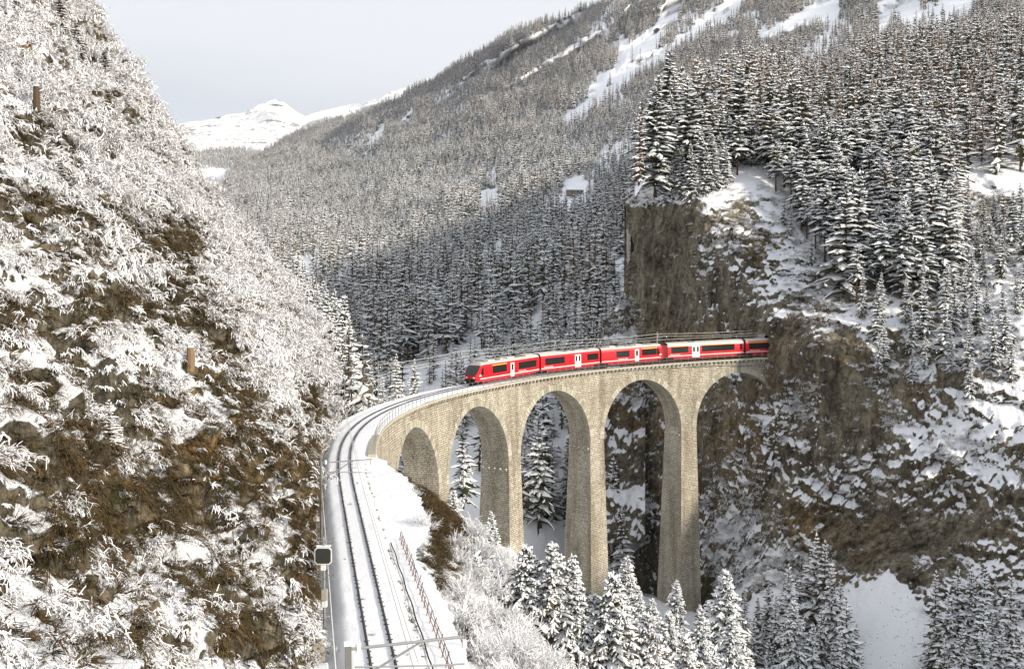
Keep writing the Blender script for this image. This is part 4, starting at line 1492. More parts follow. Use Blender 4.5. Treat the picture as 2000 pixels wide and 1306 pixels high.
FRONT2 = [(1553, 1172, 128, 17, 'sunlit-tipped spruce in front of the trees left of the snow cone'), (1590, 1038, 158, 18, 'tallest spruce of the group left of the snow cone'), (1612, 1053, 160, 17, 'thin spruce close beside the tallest one left of the snow cone'),
          (1544, 1100, 154, 16, 'shaded spruce left of the tallest tree by the snow cone'), (1626, 1095, 156, 17, 'shaded spruce just right of the tallest tree by the snow cone'), (1658, 1160, 148, 16, 'spruce at the left edge of the snow cone'),
          (1646, 1236, 132, 13, 'low spruce at the bottom edge beside the snow cone'), (1500, 1130, 150, 14, 'shaded spruce behind the big sunlit one right of the piers'), (1585, 1215, 138, 14, 'spruce at the bottom edge between sunlit tree and snow cone'),
          (1470, 1200, 140, 14, 'shaded spruce at the bottom right of the last pier'), (1828, 1112, 156, 15, 'bare-trunked spruce at the right edge of the snow cone'), (1874, 1104, 158, 15, 'dark spruce against the rock right of the snow cone'),
          (1898, 1106, 160, 15, 'narrow dark spruce in the middle of the group under the right cliff'), (1922, 1100, 158, 16, 'tall dark spruce under the right-hand cliff'), (1976, 1116, 158, 15, 'dark spruce at the right edge of the picture below the cliff'),
          (1919, 1170, 142, 16, 'snow-streaked spruce in front of the group at the lower right'), (1880, 1215, 140, 14, 'spruce at the bottom edge right of the snow cone'), (1960, 1220, 138, 13, 'spruce at the bottom right corner')]
for i, (u, v, d, H, lb) in enumerate(FRONT2):
    drop_tree(MID[i % 4] if i else SPR[0], u, v, foot_on_cliff(u, v, H), H, lb, 'spruces around the snow cone at the lower right')
for u, v in ((1455, 1150), (1480, 1165), (1515, 1160), (1530, 1135), (1565, 1120), (1575, 1085), (1600, 1110), (1640, 1130), (1520, 1195), (1540, 1225), (1605, 1180), (1620, 1200), (1490, 1215), (1500, 1245), (1565, 1235), (1630, 1250), (1675, 1215), (1850, 1150), (1860, 1185), (1905, 1140),
             (1945, 1135), (1940, 1190), (1985, 1175), (1990, 1230), (1900, 1240), (1925, 1235), (1845, 1240)):
    H = rng.uniform(9, 14)
    drop_tree(MID[rng.integers(0, 4)], u, v, foot_on_cliff(u, v, H), H, 'shaded snowy spruce in the groups %s the snow cone' % ('left of' if u < 1750 else 'right of'), 'shaded spruces %s the snow cone' % ('left of' if u < 1750 else 'right of'))
drop_tree(SPR[1], 683, 684, 148, 12, 'big snow-laden spruce beside the railway just left of the viaduct deck', 'spruces on the spur left of the viaduct')
for u, v, d, H in ((640, 585, 190, 13), (615, 600, 175, 13), (655, 620, 170, 13), (705, 760, 165, 11), (600, 560, 205, 14), (725, 700, 215, 13), (745, 735, 205, 12), (775, 690, 235, 14), (810, 700, 240, 15)):
    drop_tree(MID[rng.integers(0, 4)], u, v, d, H, 'sunlit snowy spruce on the wooded spur behind the left-hand hillside' if u < 700 else 'spruce in the shaded hollow between hillside and train', 'spruces on the spur left of the viaduct' if u < 700 else 'spruces in the shaded hollow')
# tall trees seen through the arches
for u, v, d, H, lb in ((1055, 800, 222, 26, 'tall dark spruce seen through the third arch'), (1110, 850, 228, 22, 'dark spruce seen behind the right part of the third arch'), (1195, 890, 222, 24, 'dark drooping spruce seen through the left of the fourth arch'),
                       (1215, 985, 215, 18, 'smaller spruce in front seen through the fourth arch'), (905, 810, 215, 20, 'slender spruce seen through the second arch'), (1022, 870, 226, 20, 'spruce seen at the left of the third arch opening'), (1215, 760, 240, 20, 'spruce by the rock seen through the fourth arch')):
    drop_tree(MID[rng.integers(0, 4)], u, v, d, H, lb, 'spruces seen through the arches')

# ------------------------------------------------------------------ shrubs, grass and snow clumps on the near slopes
flatL = LH.reshape(-1, 3)
dxy = np.linalg.norm(np.cross(LH[1:, :-1] - LH[:-1, :-1], LH[:-1, 1:] - LH[:-1, :-1]), axis=2)


def sampleL(n, weight):
    u, v = LU[:-1, :-1], LV[:-1, :-1]
    vis = (u > -60) & (u < 700) & (v > -90) & (v < 1400)
    a = dxy * np.clip(weight(u, v), 0, None) * vis
    idx = rng.choice(a.size, n, p=a.ravel() / a.sum())
    i, j = np.unravel_index(idx, a.shape)
    fi, fj = rng.random(n)[:, None], rng.random(n)[:, None]
    q = LH[i, j] * (1 - fi) * (1 - fj) + LH[i + 1, j] * fi * (1 - fj) + LH[i, j + 1] * (1 - fi) * fj + LH[i + 1, j + 1] * fi * fj
    return q, LN[i, j], u[i, j], v[i, j]


def place_word(u, v):
    h = 'upper' if v < 430 else ('middle' if v < 870 else 'lower')
    return h


q, nrm, uu, vv = sampleL(4200, lambda u, v: np.clip(1.05 - 0.95 * np.clip(blob(u, v, BROWN), 0, 1.2), 0.02, 1) * (1.0 + 0.2 * smooth(-v, -500, -200)) * (1 + (np.abs(u - np.interp(v, [0, 150, 290, 420, 520, 620, 780], [185, 240, 330, 430, 530, 600, 640])) < 60)))
kp = spread(q * np.array([1, 1, 0.6]), 0.95)
q, nrm, uu, vv = q[kp], nrm[kp], uu[kp], vv[kp]
dist = q[:, 1]
sel = np.argsort(dist)
nb = 0
restB = []
for i in sel:
    if nb < 280:
        nb += 1
        up = np.array((0.0, 0, 1)) * 0.8 + nrm[i] * 0.6
        sc = rng.uniform(0.55, 1.15) * (1.25 if dist[i] > 55 else 0.72)
        w = place_word(uu[i], vv[i])
        BUSH[rng.integers(0, 4)].place(tuple(q[i] - nrm[i] * 0.15), rng.normal(0.1, 0.6), (sc * 1.15, sc, sc * 0.85), 'snow-laden shrub on the %s part of the steep brown hillside at left' % w, 'shrub',
                                       'snow-laden shrubs on the %s left hillside' % w, (rng.normal(0.1, 0.15), rng.normal(0.45, 0.15)))
    else:
        restB.append(i)
n = len(restB)
bj = []
for i in range(3):
    tw, sn = shrub_geo(141 + i, R=1.3, n=46, droop=0.9, fat=0.03, upright=0.35, sub=6, mat_like=True)
    bj.append(joined('shrub', [tw, sn], [m_twig, m_snowtree]))
if n:
    stuff('hillside_thicket', bj, q[restB], np.c_[rng.normal(0.1, .15, n), rng.normal(.4, .15, n), rng.normal(0.1, 0.6, n)], rng.uniform(0.8, 1.5, n), rng.integers(0, 3, n), 'snow-covered thicket along the far edge of the left hillside', 'shrubs')
q, nrm, uu, vv = sampleL(26000, lambda u, v: 0.15 + np.clip(blob(u, v, BROWN), 0, 1.0))
n = len(q)
stuff('dry_grass', TUFT, q, np.c_[rng.normal(0, .2, n), 0.5 + rng.normal(0, .2, n), rng.normal(0, 0.7, n)], rng.uniform(0.7, 1.5, n), rng.integers(0, 3, n), 'brown dry grass hanging down the left hillside', 'grass')
q, nrm, uu, vv = sampleL(27000, lambda u, v: 0.9 - 0.45 * np.clip(blob(u, v, BROWN), 0, 1.0))
kk = fbm(q, 2.6, 3, 431) + 0.25 * rng.normal(0, 1, len(q)) > 0.02
q, nrm, uu, vv = q[kk], nrm[kk], uu[kk], vv[kk]
n = len(q)
stuff('snow_tufts', CLUMP, q + nrm * 0.02, np.c_[rng.normal(0, .2, n), 0.45 + rng.normal(0, .25, n), rng.normal(0, 0.9, n)], np.c_[rng.uniform(0.5, 1.5, n), rng.uniform(0.5, 1.5, n), rng.uniform(0.5, 1.4, n)] * np.clip(q[:, 1] / 58, 0.5, 1.1)[:, None], rng.integers(0, 4, n), 'small snow-covered tufts caught in the grass of the left hillside', 'snow')

for u, v, H in ((120, 40, 4.5), (150, 75, 3.5), (205, 120, 3.2), (236, 165, 3.0), (95, 20, 4.0), (270, 235, 2.6), (330, 320, 2.4), (215, 850, 2.2), (120, 330, 1.8), (480, 560, 2.6), (455, 500, 2.4), (560, 640, 2.8), (240, 350, 2.0)):
    qq = np.hypot(LU - u, LV - (v + 25)) + LH[..., 1] * 0.02
    i, j = np.unravel_index(np.argmin(qq), qq.shape)
    p = LH[i, j]
    MID[rng.integers(0, 4)].place((float(p[0]), float(p[1]), float(p[2]) - 0.3), rng.random() * 6.28, (H / 18 * 1.7, H / 18 * 1.7, H / 18), 'small dark evergreen poking out of the white shrubs on the left hillside', 'tree', 'small evergreens on the left hillside')

# right bank: frosted shrubs, brown grass
def bank_points(n, weight):
    vis = (HU > 700) & (HU < 1500) & (HV > 900) & (HV < 1420) & (HY < 98) & (HX > trk_x_at(HY) + bedw + 0.6)
    a = np.where(vis, np.clip(weight(HU, HV), 0, None), 0)
    idx = rng.choice(a.size, n, p=a.ravel() / a.sum())
    i, j = np.unravel_index(idx, a.shape)
    x = HX[i, j] + rng.uniform(-.35, .35, n)
    y = HY[i, j] + rng.uniform(-.45, .45, n)
    return np.c_[x, y, gorge_height(x, y)], HU[i, j], HV[i, j]


BANKBROWN = [(840, 985, 55, 45, 1.2), (860, 1080, 55, 40, 1.2), (825, 1150, 35, 60, 1.2), (880, 1270, 40, 40, 1), (800, 1100, 26, 60, 1.2), (825, 1220, 24, 60, 1.2), (880, 1020, 40, 40, 1)]
q, uu, vv = bank_points(700, lambda u, v: np.clip(1 - 0.9 * blob(u, v, BANKBROWN), 0, 1) * (0.3 + (u < 1100) * 1.0))
kp = spread(q, 1.7)
q, uu, vv = q[kp], uu[kp], vv[kp]
nb = 0
for i in np.argsort(q[:, 1]):
    if nb >= 95:
        break
    nb += 1
    FROST[rng.integers(0, 2)].place(tuple(q[i] - np.array((0, 0, 0.1))), rng.random() * 6.28, rng.uniform(0.4, 0.95), 'white frosted bush on the bank falling away right of the track', 'shrub', 'frosted bushes on the bank right of the track', (rng.normal(0, .1), rng.normal(0.2, .1)))
q, uu, vv = bank_points(2200, lambda u, v: blob(u, v, BANKBROWN) + 0.06)
n = len(q)
stuff('bank_grass', TUFT, q, np.c_[rng.normal(0, .2, n), 0.4 + rng.normal(0, .2, n), rng.normal(0, 0.7, n)], rng.uniform(0.8, 1.6, n), rng.integers(0, 3, n), 'brown grass poking through the snow on the bank right of the track', 'grass')

pK = SK.sample(260, lambda u, v, d: (v < 800) * 1.0)
n = len(pK)
stuff('spur_bushes', bj, pK, np.c_[rng.normal(0, .15, n), rng.normal(0, .15, n), rng.random(n) * 6.28], rng.uniform(0.5, 1.3, n), rng.integers(0, 3, n), 'snow-covered scrub on the rock spur behind the train', 'shrubs')

# small snowy bushes on the cliff ledges
pB = SF.sample(1900, lambda u, v, d: (v > 360) * (v < 1150) * (0.012 + np.clip(blob(u, v, [(1430, 455, 70, 55, 1), (1560, 800, 60, 60, 1), (1720, 800, 60, 50, 1), (1860, 880, 80, 60, 1), (1660, 930, 70, 40, 1), (1420, 950, 60, 110, 1), (1440, 1050, 60, 80, 1.5), (1600, 560, 90, 80, 1), (1800, 700, 120, 60, .8), (1450, 1150, 60, 60, 1), (1930, 480, 80, 120, 1.0), (1960, 650, 50, 100, 1.0), (1500, 400, 60, 50, .8), (1190, 640, 60, 60, 1), (1480, 1120, 60, 50, 1.5), (1570, 1100, 50, 40, 1)]), 0, 1)))
n = len(pB)
stuff('ledge_bushes', bj, pB, np.c_[rng.normal(0, .15, n), rng.normal(0, .15, n), rng.random(n) * 6.28], rng.uniform(0.35, 0.9, n), rng.integers(0, 3, n), 'snow-covered scrub on the ledges of the right-hand cliff', 'shrubs')

# stones that have rolled down the snow cone
PEB = []
for i in range(3):
    r = np.random.default_rng(91 + i)
    PEB.append(mesh_np('pebble', np.array([(math.cos(q) * r.uniform(.6, 1.2), math.sin(q) * r.uniform(.6, 1.2), z) for z in (-0.3, 0.35) for q in (0.2, 1.5, 2.9, 4.1, 5.3)]) * np.array([1, 0.7, 0.7]), [(0, 1, 2, 3, 4), (9, 8, 7, 6, 5)] + [(j, (j + 1) % 5, 5 + (j + 1) % 5, 5 + j)[::-1] for j in range(5)], [m_bark]))
pC = SF.sample(260, lambda u, v, d: inpoly(u, v, [(1735, 1125), (1700, 1150), (1668, 1220), (1670, 1400), (1880, 1400), (1850, 1240), (1800, 1190), (1765, 1145)]) * (0.3 + smooth(u - 1740 - (v - 1120) * 0.1, -40, 60)))
n = len(pC)
stuff('scattered_stones', PEB, pC, rng.normal(0, 0.5, (n, 3)), rng.uniform(0.04, 0.15, n), rng.integers(0, 3, n), 'small dark stones scattered over the shaded snow cone at lower right', 'stones')

# ------------------------------------------------------------------ viaduct
VIA = empty('stone_viaduct', tuple(trk(S_START, 0, 0)))
tag(VIA, 'tall curved limestone viaduct with five visible arches carrying the red train', 'viaduct')
VLOC = np.array(VIA.location)


def wall_off(z):
    return 2.42 + 0.022 * (-z)


def part(name, V, F, mats, uv=None, parent=VIA, smooth_=False):
    """mesh given in world coordinates, set under the viaduct"""
    return obj(name, mesh_np(name, np.asarray(V, float) - VLOC, F, mats, smooth=smooth_, uv=uv), parent)


def s_samples():
    s = list(np.arange(S_START, ARCH_C[0] - ARCH_R - 0.01, 1.0))
    for c in ARCH_C:
        s += list(c - ARCH_R * np.cos(np.linspace(0, math.pi, 37)))
    s += [S_END, S_END + 3]
    return sorted(s)


def low_z(s):
    for c in ARCH_C:
        if abs(s - c) < ARCH_R - 1e-6:
            return Z_SPRING + math.sqrt(ARCH_R ** 2 - (s - c) ** 2)
    return -24.0 if s < ARCH_C[0] - ARCH_R + 1e-6 else Z_SPRING


SS = s_samples()
for side in (1, -1):
    V, UV, F = [], [], []
    for s in SS:
        zl = low_z(s)
        for z in (Z_TOP, zl):
            V.append(trk(s, side * wall_off(z), z))
            UV.append((s, z))
    for i in range(len(SS) - 1):
        q = (2 * i, 2 * i + 1, 2 * i + 3, 2 * i + 2)
        F.append(q if side > 0 else q[::-1])
    part('spandrel_wall', V, F, [m_stone], UV)
# barrels
for c in ARCH_C:
    ph = np.linspace(0, math.pi, 37)
    V, UV, F = [], [], []
    for k, p in enumerate(ph):
        s, z = c - ARCH_R * math.cos(p), Z_SPRING + ARCH_R * math.sin(p)
        for o in (-1, -0.33, 0.33, 1):
            V.append(trk(s, o * wall_off(z), z))
            UV.append((o * wall_off(z) + 400, p * ARCH_R))
    for k in range(36):
        for j in range(3):
            F.append((4 * k + j, 4 * k + j + 1, 4 * k + j + 5, 4 * k + j + 4))
    part('arch_barrel', V, F, [m_stone], UV)
# the abutment end wall facing us
V = [trk(S_START, -wall_off(Z_TOP), Z_TOP), trk(S_START, wall_off(Z_TOP), Z_TOP), trk(S_START, wall_off(-20), -20), trk(S_START, -wall_off(-20), -20)]
part('abutment_end', V, [(0, 1, 2, 3)], [m_stone], [(0, 0), (5, 0), (5, -19), (0, -19)])
# piers
for ps in PIER_S:
    g0 = float(gorge_height(*trk(ps, 0, 0)[:2]))
    zb = min(-16.0, g0 - 5)
    V, UV, F = [], [], []
    zs = np.linspace(Z_SPRING, zb, 9)
    for z in zs:
        t = 1.92 + (Z_SPRING - z) * 0.020
        w = wall_off(Z_SPRING) + (Z_SPRING - z) * 0.034
        for (ds_, do) in ((-t, w), (t, w), (t, -w), (-t, -w)):
            V.append(trk(ps + ds_, do, z))
    VV, FF, UU = [], [], []
    for e, (a, b) in enumerate(((0, 1), (1, 2), (2, 3), (3, 0))):
        base = len(VV)
        for i, z in enumerate(zs):
            pa, pb = V[4 * i + a], V[4 * i + b]
            ln = np.linalg.norm(pa - pb)
            VV += [pa, pb]
            UU += [(e * 37.3 + ps - ln / 2, z), (e * 37.3 + ps + ln / 2, z)]
        for i in range(len(zs) - 1):
            FF.append((base + 2 * i, base + 2 * i + 1, base + 2 * i + 3, base + 2 * i + 2)[::-1])
    pier = part('pier', VV, FF, [m_stone], UU)
    # putlog stones sticking out below the springing, capped with snow
    for sd in (-1, 1):
        for j in range(5):
            o = (j - 2) * 1.15
            z = Z_SPRING - 1.6
            t = sd * (1.92 + 0.04 + 0.12)
            c = trk(ps + t, o, z)
            R_ = Matrix.Rotation(math.pi / 2 - heading(ps), 3, 'Z')
            b = MB().box(tuple(np.array(c) - VLOC), (0.34, 0.30, 0.26), R_, 0).box(tuple(np.array(c) - VLOC + np.array((0, 0, 0.18))), (0.32, 0.28, 0.10), R_, 1, 0.8)
            b.build('putlog_stone', [m_block, m_snow], VIA)
# arch ring stones on the sunny face
NV = 46
for ci, c in enumerate(ARCH_C):
    for k in range(NV):
        p0, p1 = (k + 0.05) / NV * math.pi, (k + 0.95) / NV * math.pi
        r1 = ARCH_R + 1.0 + rng.uniform(-0.12, 0.16)
        V = []
        for dd in (-0.2, 0.07 + rng.uniform(-0.02, 0.03)):
            for p, r in ((p0, ARCH_R - 0.03), (p1, ARCH_R - 0.03), (p1, r1), (p0, r1)):
                s, z = c - r * math.cos(p), Z_SPRING + r * math.sin(p)
                V.append(trk(s, wall_off(z) + dd, z))
        part('ring_stone', V, [(0, 3, 2, 1), (4, 5, 6, 7), (0, 1, 5, 4), (1, 2, 6, 5), (2, 3, 7, 6), (3, 0, 4, 7)], [m_block])
# coping and corbels
for side in (1, -1):
    cs = np.arange(S_START - 0.3, S_END + 3, 1.0)
    V, F = [], []
    for s in cs:
        for o, z in ((2.2, -0.42), (2.98, -0.42), (2.98, -0.13), (2.2, -0.13)):
            V.append(trk(s, side * o, z))
    for i in range(len(cs) - 1):
        for j in range(4):
            F.append((4 * i + j, 4 * i + (j + 1) % 4, 4 * i + 4 + (j + 1) % 4, 4 * i + 4 + j))
    F += [(0, 1, 2, 3), tuple(4 * (len(cs) - 1) + j for j in range(4))]
    part('coping', V, F, [m_block])
for s in np.arange(S_START + 0.5, S_END - 1, 1.08):
    V = []
    for s_ in (s - 0.2, s + 0.2):
        for o, z in ((2.35, -1.05), (2.52, -1.05), (2.9, -0.62), (2.9, -0.425), (2.35, -0.425)):
            V.append(trk(s_, o, z))
    part('corbel', V, [(0, 1, 2, 3, 4), (9, 8, 7, 6, 5)] + [(j, 5 + j, 5 + (j + 1) % 5, (j + 1) % 5) for j in range(5)], [m_block])

# railings
for side, s0, s1, lb in ((1, 67, 214, 'thin steel railing on the inner sunny side of the viaduct deck'), (-1, 76, 214, 'thin steel railing on the far outer side of the viaduct deck')):
    ro = empty('railing', tuple(trk(s0, side * 2.8, 0)))
    tag(ro, lb, 'railing', 'railings of the viaduct')
    b0 = np.array(ro.location)
    for s in np.arange(s0, s1, 1.85):
        p = trk(s, side * 2.8, 0) - b0
        MB().tube([p + np.array((0, 0, -0.3)), p + np.array((0, 0, 1.08))], 0.035, 5).build('post', m_galv, ro)
    for h in ((0.52, 1.06) if side > 0 else (0.4, 0.75, 1.06)):
        MB().tube([trk(s, side * 2.8, h) - b0 for s in np.arange(s0, s1, 1.85)], 0.026, 5).build('rail', m_galv, ro)

# ------------------------------------------------------------------ railway bed and track
m_bed = mat('trodden_snow_with_gravel', SNOW, 0.7, spec=0.2)
sp = noise(m_bed, 9.0, 6, 0.8, pos(m_bed))
dirt = noise(m_bed, 0.8, 4, 0.6, pos(m_bed))
fa = ramp(m_bed, math_n(m_bed, 'MULTIPLY_ADD', dirt, 0.25, sp), [(0.735, (0, 0, 0)), (0.80, (1, 1, 1))])
L(m_bed, mixc(m_bed, fa, SNOW, (0.13, 0.11, 0.085)), bsdf(m_bed).inputs['Base Color'])
bump(m_bed, noise(m_bed, 3.0, 8, 0.75, pos(m_bed)), 0.6, 0.10)

bs = np.concatenate([np.arange(-22, 66, 0.4), np.arange(66, 232, 0.8)])
bo = np.concatenate([np.arange(-3.6, 6.0, 0.12)])
Vb = np.zeros((len(bs), len(bo), 3))
for i, s in enumerate(bs):
    y = float(np.interp(s, _s, _y))
    if s < 66:
        right = float(np.interp(y, [8, 32, 58, 66, 76, 86, 95], [4.6, 4.1, 3.6, 4.9, 5.8, 4.9, 3.1]))
        left = -3.5
        right += 0.9 * float(fbm(np.array([[0.0, y, 0.0]]), 3.5, 4, 531, 0.6)[0])
    else:
        right = 2.95 - 0.0 * s
        left = -2.95 if s > 84 else -3.5 + (s - 66) / 18 * 0.55
        right = float(np.interp(s, [66, 69], [3.1, 2.95]))
    o = np.clip(bo, left, right)
    k = smooth(np.array(84.0 - s), 0, 18)
    zz = -0.42 * k * smooth(np.abs(o), 1.25, 2.3) - 0.30 * k * smooth(-o, 1.6, 2.4) * (1 - smooth(-o, 2.6, 3.3)) - 0.10 * (1 - k) * smooth(np.abs(o), 1.3, 2.2)
    q = trk(s, o, 0)
    q[:, 2] = zz + 0.03
    Vb[i] = q
bn = fbm(Vb, (0.9, 0.9, 1), 4, 501, 0.6) * 0.06 + fbm(Vb, 4, 3, 511) * 0.06
Vb[..., 2] += bn * smooth(np.abs(bo)[None], 0.75, 1.4) + fbm(Vb, 0.7, 3, 521)[...] * 0.02
tag(obj('railway_bed', mesh_np('railway_bed', Vb.reshape(-1, 3), grid_faces(*Vb.shape[:2]), [m_bed], smooth=True)), kind='structure')

tr = empty('railway_track', tuple(trk(-20, 0, 0)))
tag(tr, 'single metre-gauge track in the snow, curving from the foreground over the viaduct', 'railway track')
T0 = np.array(tr.location)
rs = np.concatenate([np.arange(-20, 66, 2.0), np.arange(66, 232, 1.0)])
for o in (-0.535, 0.535):
    sec = [(-0.06, 0.0), (0.06, 0.0), (0.06, 0.03), (0.02, 0.045), (0.036, 0.09), (0.036, 0.12), (-0.036, 0.12), (-0.036, 0.09), (-0.02, 0.045), (-0.06, 0.03)]
    V, F = [], []
    for s in rs:
        for a, z in sec:
            V.append(trk(s, o + a, z + 0.02) - T0)
    m_ = len(sec)
    for i in range(len(rs) - 1):
        for j in range(m_):
            F.append((m_ * i + j, m_ * i + (j + 1) % m_, m_ * (i + 1) + (j + 1) % m_, m_ * (i + 1) + j))
    obj('rail', mesh_np('rail', np.array(V), F, [m_steel]), tr)
clip_me = MB().box((0, 0, 0), (0.09, 0.08, 0.035), None, 0, 0.7).mesh('rail_clip', [m_steel])
nclip = 0
for s in np.arange(8.0, 58.0, 0.68):
    for o in (-0.535, 0.535):
        for e in (-0.10, 0.10):
            if rng.random() < 0.25:
                continue
            c = obj('rail_clip', clip_me, tr)
            c.scale = (rng.uniform(.6, 1.1), rng.uniform(.5, 1.2), rng.uniform(.5, 1))
            p = trk(s + rng.normal(0, .03), o + e, 0.055) - T0
            c.location = tuple(p)
            c.rotation_euler = (0, 0, -heading(s) + rng.normal(0, 0.1))
            nclip += 1
far = MB()
for s in np.arange(58.0, 128.0, 0.68):
    for o in (-0.535, 0.535):
        for e in (-0.14, 0.14):
            far.box(tuple(trk(s, o + e, 0.05) - T0), (0.09, 0.10, 0.03), Matrix.Rotation(-heading(s), 3, 'Z'))
fo = far.build('rail_clips', m_steel, tr)
fo['kind'] = 'stuff'

# weeds and stones poking through the snow beside the track
pts = []
for s in np.arange(6, 62, 0.16):
    if rng.random() < 0.5:
        pts.append(trk(s, 1.75 + rng.normal(0, .10), -0.22))
    if rng.random() < 0.10:
        pts.append(trk(s, -2.3 + rng.normal(0, .2), -0.42))
    if rng.random() < 0.06:
        pts.append(trk(s, rng.uniform(-1.2, 1.2), 0.02))
pts = np.array(pts)
n = len(pts)
stuff('weeds', TUFT, pts, np.c_[rng.normal(0, .2, n), rng.normal(0, .2, n), rng.random(n) * 6.28], rng.uniform(0.3, 0.75, n), rng.integers(0, 3, n), 'dry stalks poking through the snow beside the track', 'weeds')

# ------------------------------------------------------------------ train
txt = bpy.data.curves.new('lettering', 'FONT')
txt.body = 'Rhätische Bahn'
txt.size = 0.40
txt_o = bpy.data.objects.new('lettering_curve', txt)
C.objects.link(txt_o)
bpy.context.view_layer.update()
txt_me = bpy.data.meshes.new_from_object(txt_o.evaluated_get(bpy.context.evaluated_depsgraph_get()))
txt_me.materials.clear()
txt_me.materials.append(m_tw)
bpy.data.objects.remove(txt_o)

BODY = [(-1.24, 0.62), (-1.32, 0.95), (-1.34, 2.0), (-1.32, 2.85), (-1.24, 3.20)]
ROOF = [(-1.24, 3.20), (-1.08, 3.47), (-0.65, 3.64), (0, 3.69), (0.65, 3.64), (1.08, 3.47), (1.24, 3.20)]


def loft(secs, closed=False):
    """secs: list of lists of points"""
    n = len(secs[0])
    V = [p for q in secs for p in q]
    F = []
    for i in range(len(secs) - 1):
        for j in range(n if closed else n - 1):
            F.append((i * n + j, i * n + (j + 1) % n, (i + 1) * n + (j + 1) % n, (i + 1) * n + j))
    return V, F


def railcar(s0, s1, label, windows, doors, nose=None, texts=(), extras=()):
    mid = (s0 + s1) / 2
    p0, p1 = trk(s0, 0, 0), trk(s1, 0, 0)
    c = (p0 + p1) / 2
    d = p1 - p0
    Lc = float(np.linalg.norm(d)) - 0.55
    rz = math.atan2(d[1], d[0])
    car = empty('railway_car', (float(c[0]), float(c[1]), float(c[2]) + 0.14), rz)
    car.rotation_euler = (0, -math.asin(float(d[2]) / float(np.linalg.norm(d))), rz)
    tag(car, label, 'railway car', 'cars of the red train')
    h = Lc / 2
    xs = [-h, h]
    prof_top = {}
    if nose == 'front':
        xs = [-h, -h + 0.25, -h + 0.75, -h + 1.25, -h + 1.9, h]
        prof_top = {0: (1.55, 0.80), 1: (1.95, 0.93), 2: (2.60, 0.98), 3: (3.10, 1.0), 4: (3.69, 1.0)}
    elif nose == 'rear':
        xs = [-h, h - 0.8, h - 0.55, h - 0.35, h - 0.12, h]
        prof_top = {1: (3.69, 1), 2: (3.10, 1), 3: (2.60, .98), 4: (1.95, .93), 5: (1.55, .80)}
    secs, rsecs = [], []
    for i, x in enumerate(xs):
        tz, ty = prof_top.get(i, (9, 1))
        half = [(x, y * ty, min(z, tz)) for y, z in BODY]
        full = half + [(x, -y, z) for (_, y, z) in reversed(half)]
        secs.append(full)
        rsecs.append([(x, y * ty, min(z, tz + 0.0)) for y, z in ROOF])
    V, F = loft(secs, True)
    n = len(secs[0])
    F.append(tuple(range(n)))
    F.append(tuple(reversed(range((len(secs) - 1) * n, len(secs) * n))))
    body = obj('body', mesh_np('body', np.array(V), F, [m_red]), car)
    ri = [i for i in range(len(xs)) if prof_top.get(i, (9, 1))[0] > 3.0]
    V, F = loft([[(q[0], q[1] * 1.004, q[2] + 0.012) for q in rsecs[i]] for i in ri])
    obj('roof', mesh_np('roof', np.array(V), F, [m_roof], smooth=False), car)
    X = lambda f: -h + f * Lc
    for sy in (-1, 1):
        for f0, f1, z0, z1, yel in windows:
            if yel is None:
                continue
            a, b = X(f0), X(f1)
            w = MB().box(((a + b) / 2, sy * 1.335, (z0 + z1) / 2), (b - a, 0.03, z1 - z0)).build('window', m_gang, car)
            k = max(1, round((b - a) / 1.7))
            for j in range(k):
                pa, pb = a + (b - a) * j / k + 0.04, a + (b - a) * (j + 1) / k - 0.04
                MB().box(((pa + pb) / 2, sy * 1.348, (z0 + z1) / 2), (pb - pa, 0.02, z1 - z0 - 0.10)).build('pane', m_glass, w)
            if yel:
                MB().box(((a + b) / 2, sy * 1.325, z1 + 0.15), (b - a + 0.1, 0.03, 0.16)).build('yellow_stripe', m_yel, car)
        for f0, f1, leaves in doors:
            a, b = X(f0), X(f1)
            dr = MB().box(((a + b) / 2, sy * 1.335, 1.72), (b - a, 0.05, 2.35)).build('door', m_tw, car)
            for j in range(leaves):
                pa, pb = a + (b - a) * j / leaves, a + (b - a) * (j + 1) / leaves
                MB().box(((pa + pb) / 2, sy * 1.364, 2.15), ((pb - pa) * 0.48, 0.02, 1.0)).build('door_window', m_glass, dr)
        edges = [-h + (0.9 if nose == 'front' else 0.05)] + sum([[X(f0) - 0.05, X(f1) + 0.05] for f0, f1, _ in doors], []) + [h - (0.9 if nose == 'rear' else 0.05)]
        for a, b in zip(edges[::2], edges[1::2]):
            MB().box(((a + b) / 2, sy * 1.325, 0.99), (b - a, 0.035, 0.13)).build('white_stripe', m_tw, car)
        for f in texts:
            t = obj('lettering', txt_me, car)
            t.location = (X(f) if sy < 0 else X(f) + 2.8, sy * 1.345, 1.14)
            t.rotation_euler = (math.pi / 2, 0, 0 if sy < 0 else math.pi)
        MB().box((0, sy * 1.16, 0.44), (Lc - 3.2, 0.06, 0.36)).build('skirt', m_dred, car)
    MB().box((0, 0, 0.42), (Lc - 0.6, 1.9, 0.30)).build('underframe', m_gang, car)
    for sx_ in (-1, 1):
        bo_ = MB().box((sx_ * (h - 2.9), 0, 0.36), (2.6, 1.9, 0.34)).build('bogie', m_gang, car)
        for ax_ in (-0.9, 0.9):
            for sy in (-1, 1):
                MB().tube([(sx_ * (h - 2.9) + ax_, sy * 0.48, 0.36), (sx_ * (h - 2.9) + ax_, sy * 0.60, 0.36)], 0.37, 12).build('wheel', m_steel, bo_)
    if nose != 'rear':
        MB().box((h + 0.25, 0, 1.95), (0.62, 2.1, 2.7)).build('gangway', m_gang, car)
    else:
        MB().box((h + 0.2, 0, 0.75), (0.5, 0.5, 0.4)).build('coupler', m_gang, car)
